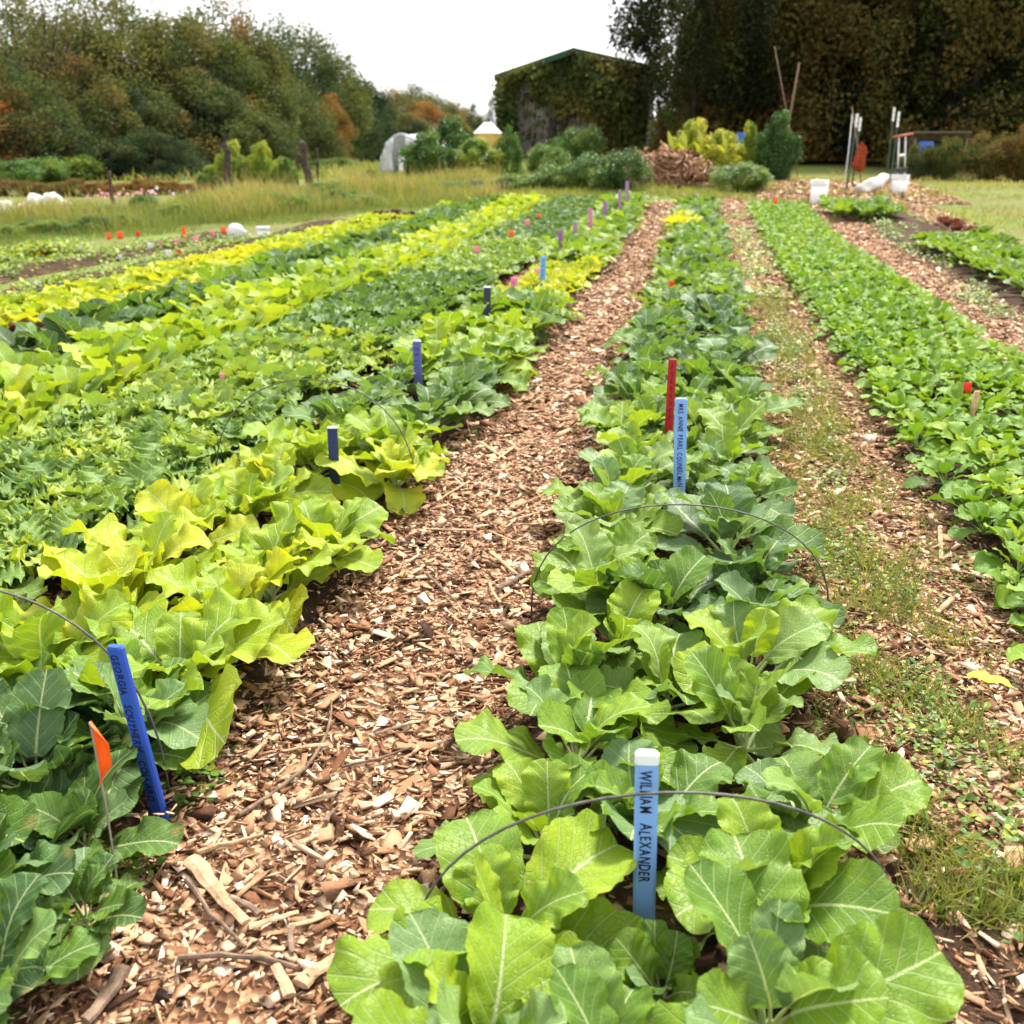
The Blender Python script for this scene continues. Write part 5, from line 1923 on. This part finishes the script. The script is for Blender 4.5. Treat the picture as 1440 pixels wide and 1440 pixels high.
def hut():
    Y = 40
    x, _, zt = on_y(686, 172, Y)
    z0 = tz(x, Y)
    H = zt - z0
    w = 27 / FPX * 41
    e = empty('garden_hut', (x, Y, z0), -0.2)
    tag(e, 'little yellow and white hut with a white peaked roof', 'hut')
    MB().box((0, 0, H * 0.23), (w, w, H * 0.46)).obj('lower_wall', M['white'], e)
    y_ = plain('yellow_paint', (0.60, 0.38, 0.10), 0.6)
    MB().box((0, 0, H * 0.62), (w * 1.03, w * 1.03, H * 0.31)).obj('upper_wall', y_, e)
    MB().box((-w * 0.15, -w * 0.515, H * 0.27), (w * 0.4, 0.04, H * 0.3)).obj('window', plain('dark_glass', (0.03, 0.04, 0.045), 0.15, 0.6), e)
    V = [(-w * .54, -w * .54, H * .78), (w * .54, -w * .54, H * .78), (w * .54, w * .54, H * .78), (-w * .54, w * .54, H * .78), (-w * .2, 0, H), (w * .2, 0, H)]
    MB().add(V, [(0, 1, 5, 4), (2, 3, 4, 5), (1, 2, 5), (3, 0, 4), (3, 2, 1, 0)]).obj('roof', M['white'], e)


hut()


def heap(name, px0, px1, top, base, Y, mat, label, cat, piece=None, seed=0, pw=0.9):
    x0, x1 = on_y(px0, base, Y)[0], on_y(px1, base, Y)[0]
    xm = (x0 + x1) / 2
    z0 = tz(xm, Y)
    h = on_y((px0 + px1) / 2, top, Y)[2] - z0
    r = np.random.default_rng(seed)
    n, k = 36, 12
    V, F = [], []
    for j in range(k + 1):
        q = j / k
        for a_ in range(n):
            a = 2 * PI * a_ / n
            rr = (1 - q) ** pw * (1 + 0.12 * math.sin(3 * a + seed) + 0.07 * math.sin(7 * a + 2)) * r.uniform(0.95, 1.05)
            V.append((rr * (x1 - x0) / 2 * math.cos(a), rr * (x1 - x0) * 0.32 * math.sin(a), h * q * r.uniform(0.94, 1.04) - 0.05))
    for j in range(k):
        for a_ in range(n):
            F.append((j * n + a_, j * n + (a_ + 1) % n, (j + 1) * n + (a_ + 1) % n, (j + 1) * n + a_))
    F.append(tuple(k * n + a_ for a_ in range(n)))
    e = empty(name, (xm, Y, z0))
    tag(e, label, cat)
    MB().add(V, F).obj('mound', mat, e, True)
    if piece:
        Va = np.array(V)
        idx = r.integers(0, len(Va), 2600)
        T = Va[idx] + r.normal(0, 0.07, (2600, 3))
        E = r.uniform(-1.2, 1.2, (2600, 3))
        L = r.uniform(0.05, 0.22, 2600)
        S = np.stack([L, L * 0.35, L * 0.15], 1)
        o = link('chip_surface', scatter('chip_surface', CHIPS, T, E, S, r.beta(2, 2.3, 2600), M['chip']), e)
        o['kind'] = 'stuff'
    return e


heap('chip_heap', 858, 1008, 213, 258, 29.5, M['mulch'], 'brown heap of wood chips at the end of the rows', 'heap', True, 3, 0.32)
heap('straw_heap', 492, 545, 262, 288, 25.5, plain('straw', (0.36, 0.23, 0.11), 0.9, 0.1, 0.3, 30), 'small tan straw heap at the edge of the field', 'heap', None, 5)
xs_ = [(1020, 240), (1190, 262), (1040, 262), (1215, 270)]
T, E, S, tn = chips(1.4, 6.0, 24.5, 33.0, 260, 0.075)
stuff(link('chip_litter', scatter('chip_litter', CHIPS, T, E, S * 1.4, tn, M['chip'])), 'scattered wood chips on the track past the rows', 'wood chips')


# ------------------------------------------------------------------ buckets, posts and tools on the right
def bucket(px, top, base, wpx, label, Y=None, tilt=(0, 0, 0), tool=False):
    x, y, z0 = ground(px, base)
    D = np.dot(np.array([x, y, z0 - CAM_H]), FW)
    w = wpx / FPX * D / 2
    H = on_y(px, top, y)[2] - z0
    e = empty('bucket', (x, y, z0), 0.3)
    e.rotation_euler = tilt
    tag(e, label, 'bucket', 'white plastic buckets')
    MB().lathe([(0.001, 0.004), (w * 0.84, 0.0), (w * 0.86, 0.01), (w, H), (w * 0.96, H), (w * 0.82, 0.03), (0.001, 0.03)], 28).obj('body', M['white'], e, True)
    for zz in (0.97, 0.86, 0.80):
        k = w * (0.86 + 0.14 * zz)
        MB().lathe([(k * 0.995, H * zz - 0.012), (k * 1.05, H * zz - 0.012), (k * 1.05, H * zz + 0.014), (k * 0.995, H * zz + 0.014)], 28).obj('rim', M['white'], e, True)
    MB().tube([(w * 1.05 * math.cos(PI * q / 14), -0.02 - 0.25 * w * math.sin(PI * q / 14), H * 0.84 - H * 0.42 * math.sin(PI * q / 14)) for q in range(15)], 0.008, 6).obj('handle', M['galv'], e, True)
    return e, x, y, z0, H, w


bucket(1150, 253, 287, 25, 'white bucket standing left at the end of the spinach bed')
_, bx_, by_, bz_, bh_, bw_ = bucket(1263, 246, 273, 24, 'white bucket holding a garden tool, right of the white sack')


def tpost(px, top, base, label, white_px, lean=0.0, Y=None):
    if Y is None:
        x, y, z0 = ground(px, base)
    else:
        x, y = on_y(px, base, Y)[0], Y
        z0 = tz(x, y)
    H = on_y(px, top, y)[2] - z0
    e = empty('steel_post', (x, y, z0))
    e.rotation_euler = (0, lean, 0.4)
    tag(e, label, 'post', 'green steel posts with white tops')
    wl = white_px / FPX * y
    t = 0.034
    lo = MB().box((0, 0, (H - wl) / 2), (t * 1.6, t * 0.35, H - wl)).box((0, t * 0.68, (H - wl) / 2), (t * 0.35, t, H - wl))
    lo.obj('shaft', M['post_green'], e)
    MB().box((0, 0, H - wl / 2), (t * 1.8, t * 0.6, wl)).box((0, t * 0.8, H - wl / 2), (t * 0.6, t, wl)).obj('white_top', M['white'], e)
    for k in range(int(H / 0.14)):
        MB().box((0, -t * 0.32, 0.1 + k * 0.14), (t * 0.6, t * 0.28, 0.03)).obj('stud', M['post_green'], e)
    return e


tpost(1190, 160, 270, 'steel post nearest the left bucket, leaning slightly', 16, 0.04)
tpost(1198, 165, 262, 'second steel post beside the leaning one', 16, 0.02)
tpost(1246, 151, 255, 'left one of the right pair of steel posts', 16, -0.01)
tpost(1252, 157, 258, 'right one of the right pair of steel posts', 18, 0.0)


def pole(name, a, b, Y, r, mat, label, cat, group=None):
    A, B = on_y(*a, Y), on_y(*b, Y)
    g = tz(A[0], A[1])
    A = (A[0], A[1], min(A[2], g) if A[2] < g + 0.6 else A[2])
    mid = [A[k] * 0.5 + B[k] * 0.5 for k in range(3)]
    mid[0] += 0.02
    return tag(MB().tube([A, mid, B], [r, r * 0.9, r * 0.75], 8).obj(name, mat, None, True), label, cat, group)


pole('wooden_pole', (1213, 266), (1198, 150), 27.6, 0.022, M['twig'], 'brown wooden pole leaning on the left steel posts', 'pole')
pole('white_pipe', (1186, 266), (1199, 156), 27.9, 0.014, M['white'], 'thin white pipe leaning on the left steel posts', 'pipe')
pole('wooden_pole', (1096, 225), (1124, 88), 36, 0.036, M['twig'], 'grey pole of the crossed pair, leaning right', 'pole')
pole('wooden_pole', (1124, 225), (1089, 65), 36.3, 0.024, M['twig'], 'thinner grey pole of the crossed pair, leaning left', 'pole')
# red-orange net bag hung on the pole
x, y, z = on_y(1210, 222, 27.3)
bag = MB().lathe([(0.012, 0.46), (0.03, 0.40), (0.10, 0.30), (0.14, 0.16), (0.17, -0.02), (0.19, -0.2), (0.13, -0.34), (0.03, -0.38), (0.001, -0.38)], 14)
rb_ = random.Random(2)
bag.v = [(vx * rb_.uniform(0.6, 1.25) + 0.03 * math.sin(9 * vz), vy * rb_.uniform(0.5, 1.1) * 0.7, vz + rb_.uniform(-0.03, 0.03)) for (vx, vy, vz) in bag.v]
tag(bag.obj('mesh_bag', plain('orange_net', (0.26, 0.05, 0.02), 0.95, 0.1, var=0.6, scale=22), None, False, loc=(x, y, z), scale=(0.85, 0.8, 0.85)),
    'rusty orange mesh bag hanging from the leaning pole', 'bag')


def fork(bx, by, bz, bh):
    top = on_y(1261, 191, by)[2]
    H = top - (bz + 0.05)
    e = empty('garden_fork', (bx + 0.05, by, bz + 0.05))
    e.rotation_euler = (0, -0.10, 0.2)
    tag(e, 'two-handled garden fork standing in the right bucket', 'garden tool')
    for s in (-1, 1):
        MB().tube([(0.09 * s, 0, 0.1), (0.08 * s, 0, H)], [0.022, 0.02], 8).obj('handle', M['galv'], e, True)
    MB().tube([(-0.24, 0, H), (0.26, 0, H + 0.03)], 0.026, 8).obj('grip', plain('red_grip', (0.4, 0.09, 0.05), 0.6), e, True)
    MB().tube([(-0.09, 0, H * 0.66), (0.09, 0, H * 0.66)], 0.03, 8).obj('crossbar', M['white'], e, True)
    MB().box((0, 0, bh + 0.06), (0.3, 0.09, 0.12)).obj('tool_head', plain('dark_steel', (0.03, 0.03, 0.03), 0.5), e)


fork(bx_, by_, bz_, bh_)


def sack():
    x, y, z0 = ground(1224, 272)
    w = 38 / FPX * y
    V, F = [], []
    n, m = 16, 14
    r = random.Random(9)
    for j in range(m + 1):
        v = j / m
        for q in range(n):
            a = 2 * PI * q / n
            k = min(1.0, 4 * min(v, 1 - v) + 0.25)
            cr = 1 + 0.16 * math.sin(5 * v + 3 * a) + 0.12 * math.sin(13 * v - 2 * a) + r.uniform(-0.07, 0.07)
            bx, bz = abs(math.cos(a)) ** 0.6 * math.copysign(1, math.cos(a)), abs(math.sin(a)) ** 0.6 * math.copysign(1, math.sin(a))
            V.append((-w / 2 + w * v + 0.05 * math.sin(2 * a), 0.26 * k * bx * cr, max(0.0, 0.11 + 0.30 * v ** 1.5 + 0.13 * k * bz * cr)))
    for j in range(m):
        for q in range(n):
            F.append((j * n + q, j * n + (q + 1) % n, (j + 1) * n + (q + 1) % n, (j + 1) * n + q))
    F += [tuple(range(n))[::-1], tuple(m * n + q for q in range(n))]
    tag(MB().add(V, F).obj('feed_sack', M['white'], None, True, loc=(x, y, z0)), 'crumpled white sack slumped between the buckets', 'sack')


sack()


def junk():
    Y = 40
    x, _, z1 = on_y(1322, 182, Y)
    z0 = tz(x, Y)
    H = z1 - z0
    e = empty('plank_shelter', (x, Y, z0), -0.1)
    tag(e, 'low plank-roofed shelter in the shade of the right woods', 'shelter')
    tan = plain('tan_planks', (0.16, 0.115, 0.08), 0.8, var=0.25)
    for q in range(5):
        MB().box((0, q * 0.34 - 0.7, H - 0.10 - 0.07 * q), (1.9, 0.32, 0.05)).obj('plank', tan, e)
    for sx_ in (-0.85, 0.85):
        for sy in (-0.7, 0.65):
            MB().box((sx_, sy, (H - 0.2) / 2 - 0.05), (0.08, 0.08, H - 0.3)).obj('leg', M['twig'], e)
    x, _, z1 = on_y(1303, 199, 38.5)
    z0 = tz(x, 38.5)
    h = z1 - z0
    e = empty('blue_barrel', (x, 38.5, z0))
    tag(e, 'blue plastic barrel in front of the plank shelter', 'barrel')
    bl = plain('blue_plastic', (0.02, 0.085, 0.32), 0.5)
    MB().lathe([(0.001, 0), (0.24, 0.01), (0.29, h * 0.2), (0.30, h * 0.5), (0.29, h * 0.8), (0.23, h), (0.001, h)], 20).obj('body', bl, e, True)
    for k in (0.3, 0.7):
        MB().lathe([(0.28, h * k - 0.02), (0.315, h * k - 0.015), (0.315, h * k + 0.015), (0.28, h * k + 0.02)], 20).obj('band', bl, e, True)
    x, _, z1 = on_y(1042, 186, 36)
    z0 = tz(x, 36)
    h = z1 - z0
    e = empty('blue_barrel', (x, 36, z0))
    e.scale = (0.6, 0.6, 1)
    tag(e, 'blue barrel half hidden between the yellow-green clumps', 'barrel')
    MB().lathe([(0.001, 0), (0.24, 0.01), (0.29, h * 0.2), (0.30, h * 0.5), (0.29, h * 0.8), (0.23, h), (0.001, h)], 20).obj('body', bl, e, True)
    MB().lathe([(0.28, h * .6 - 0.02), (0.315, h * .6 - 0.015), (0.315, h * .6 + 0.015), (0.28, h * .6 + 0.02)], 20).obj('band', bl, e, True)


junk()

# ------------------------------------------------------------------ left: posts, plastic, bundle
def old_post(a, b, Y, r, label, lump=0.3):
    A, B = on_y(*a, Y), on_y(*b, Y)
    g = tz(A[0], A[1]) - 0.05
    rr = random.Random(int(a[0]))
    pts, rad = [], []
    for q in range(8):
        t = q / 7
        pts.append((A[0] + (B[0] - A[0]) * t + rr.uniform(-1, 1) * r * lump, Y + rr.uniform(-1, 1) * r * lump, g + (B[2] - g) * t))
        rad.append(r * (1 - 0.3 * t) * rr.uniform(0.85, 1.2))
    return tag(MB().tube(pts, rad, 9).obj('wooden_post', M['bark'], None, True), label, 'post')


old_post((161, 300), (152, 240), 22.5, 0.05, 'thin dark wooden post by the pink cosmos')
old_post((324, 278), (316, 190), 29, 0.13, 'thick old post wrapped in vines', 0.5)
old_post((435, 255), (424, 200), 33, 0.14, 'slanted dark old post at the edge of the left meadow', 0.4)
old_post((418, 255), (417, 208), 34, 0.05, 'slim post left of the slanted old one')
old_post((446, 250), (446, 208), 35, 0.05, 'slim post right of the slanted old one')


def plastic_roll(px0, px1, py0, py1, Y, label, r0):
    A, B = on_y(px0, py0, Y), on_y(px1, py1, Y + 1.5)
    n, m = 30, 12
    rr = random.Random(px0)
    V, F = [], []
    for j in range(n + 1):
        t = j / n
        c = [A[k] + (B[k] - A[k]) * t for k in range(3)]
        g = tz(c[0], c[1])
        R = r0 * (0.7 + 0.5 * abs(math.sin(t * 9 + px0)) + rr.uniform(-0.1, 0.1)) * (0.2 + 0.8 * math.sin(PI * (0.03 + 0.94 * t)) ** 0.4)
        for q in range(m):
            a = 2 * PI * q / m
            V.append((c[0], c[1] + R * 1.3 * math.cos(a) * rr.uniform(.85, 1.1), g + R * 0.9 + R * math.sin(a) * rr.uniform(.8, 1.15)))
    for j in range(n):
        for q in range(m):
            F.append((j * m + q, j * m + (q + 1) % m, (j + 1) * m + (q + 1) % m, (j + 1) * m + q))
    F += [tuple(range(m))[::-1], tuple(n * m + q for q in range(m))]
    return tag(MB().add(V, F).obj('row_cover', M['sheet'], None, True), label, 'plastic sheet', 'bundled white row covers')


plastic_roll(30, 97, 305, 297, 20.5, 'crumpled white row cover lying in the grass at left', 0.21)
plastic_roll(-30, 26, 308, 305, 20.0, 'smaller white row cover at the left edge', 0.15)
x, y, z = ground(333, 338)
rr = random.Random(3)
V, F = [], []
for j in range(9):
    for q in range(14):
        a, b = 2 * PI * q / 14, PI * j / 8
        k = 0.14 * rr.uniform(0.85, 1.12)
        V.append((k * 1.2 * math.sin(b) * math.cos(a), k * math.sin(b) * math.sin(a), k * 0.95 - k * 0.95 * math.cos(b)))
for j in range(8):
    for q in range(14):
        F.append((j * 14 + q, j * 14 + (q + 1) % 14, (j + 1) * 14 + (q + 1) % 14, (j + 1) * 14 + q))
tag(MB().add(V, F).obj('plastic_bundle', M['sheet'], None, True, loc=(x, y, tz(x, y))), 'round white plastic bundle behind the lettuce beds', 'plastic sheet')
b2 = bucket(371, 319, 336, 18, 'small white bucket beside the round plastic bundle')
#@@END
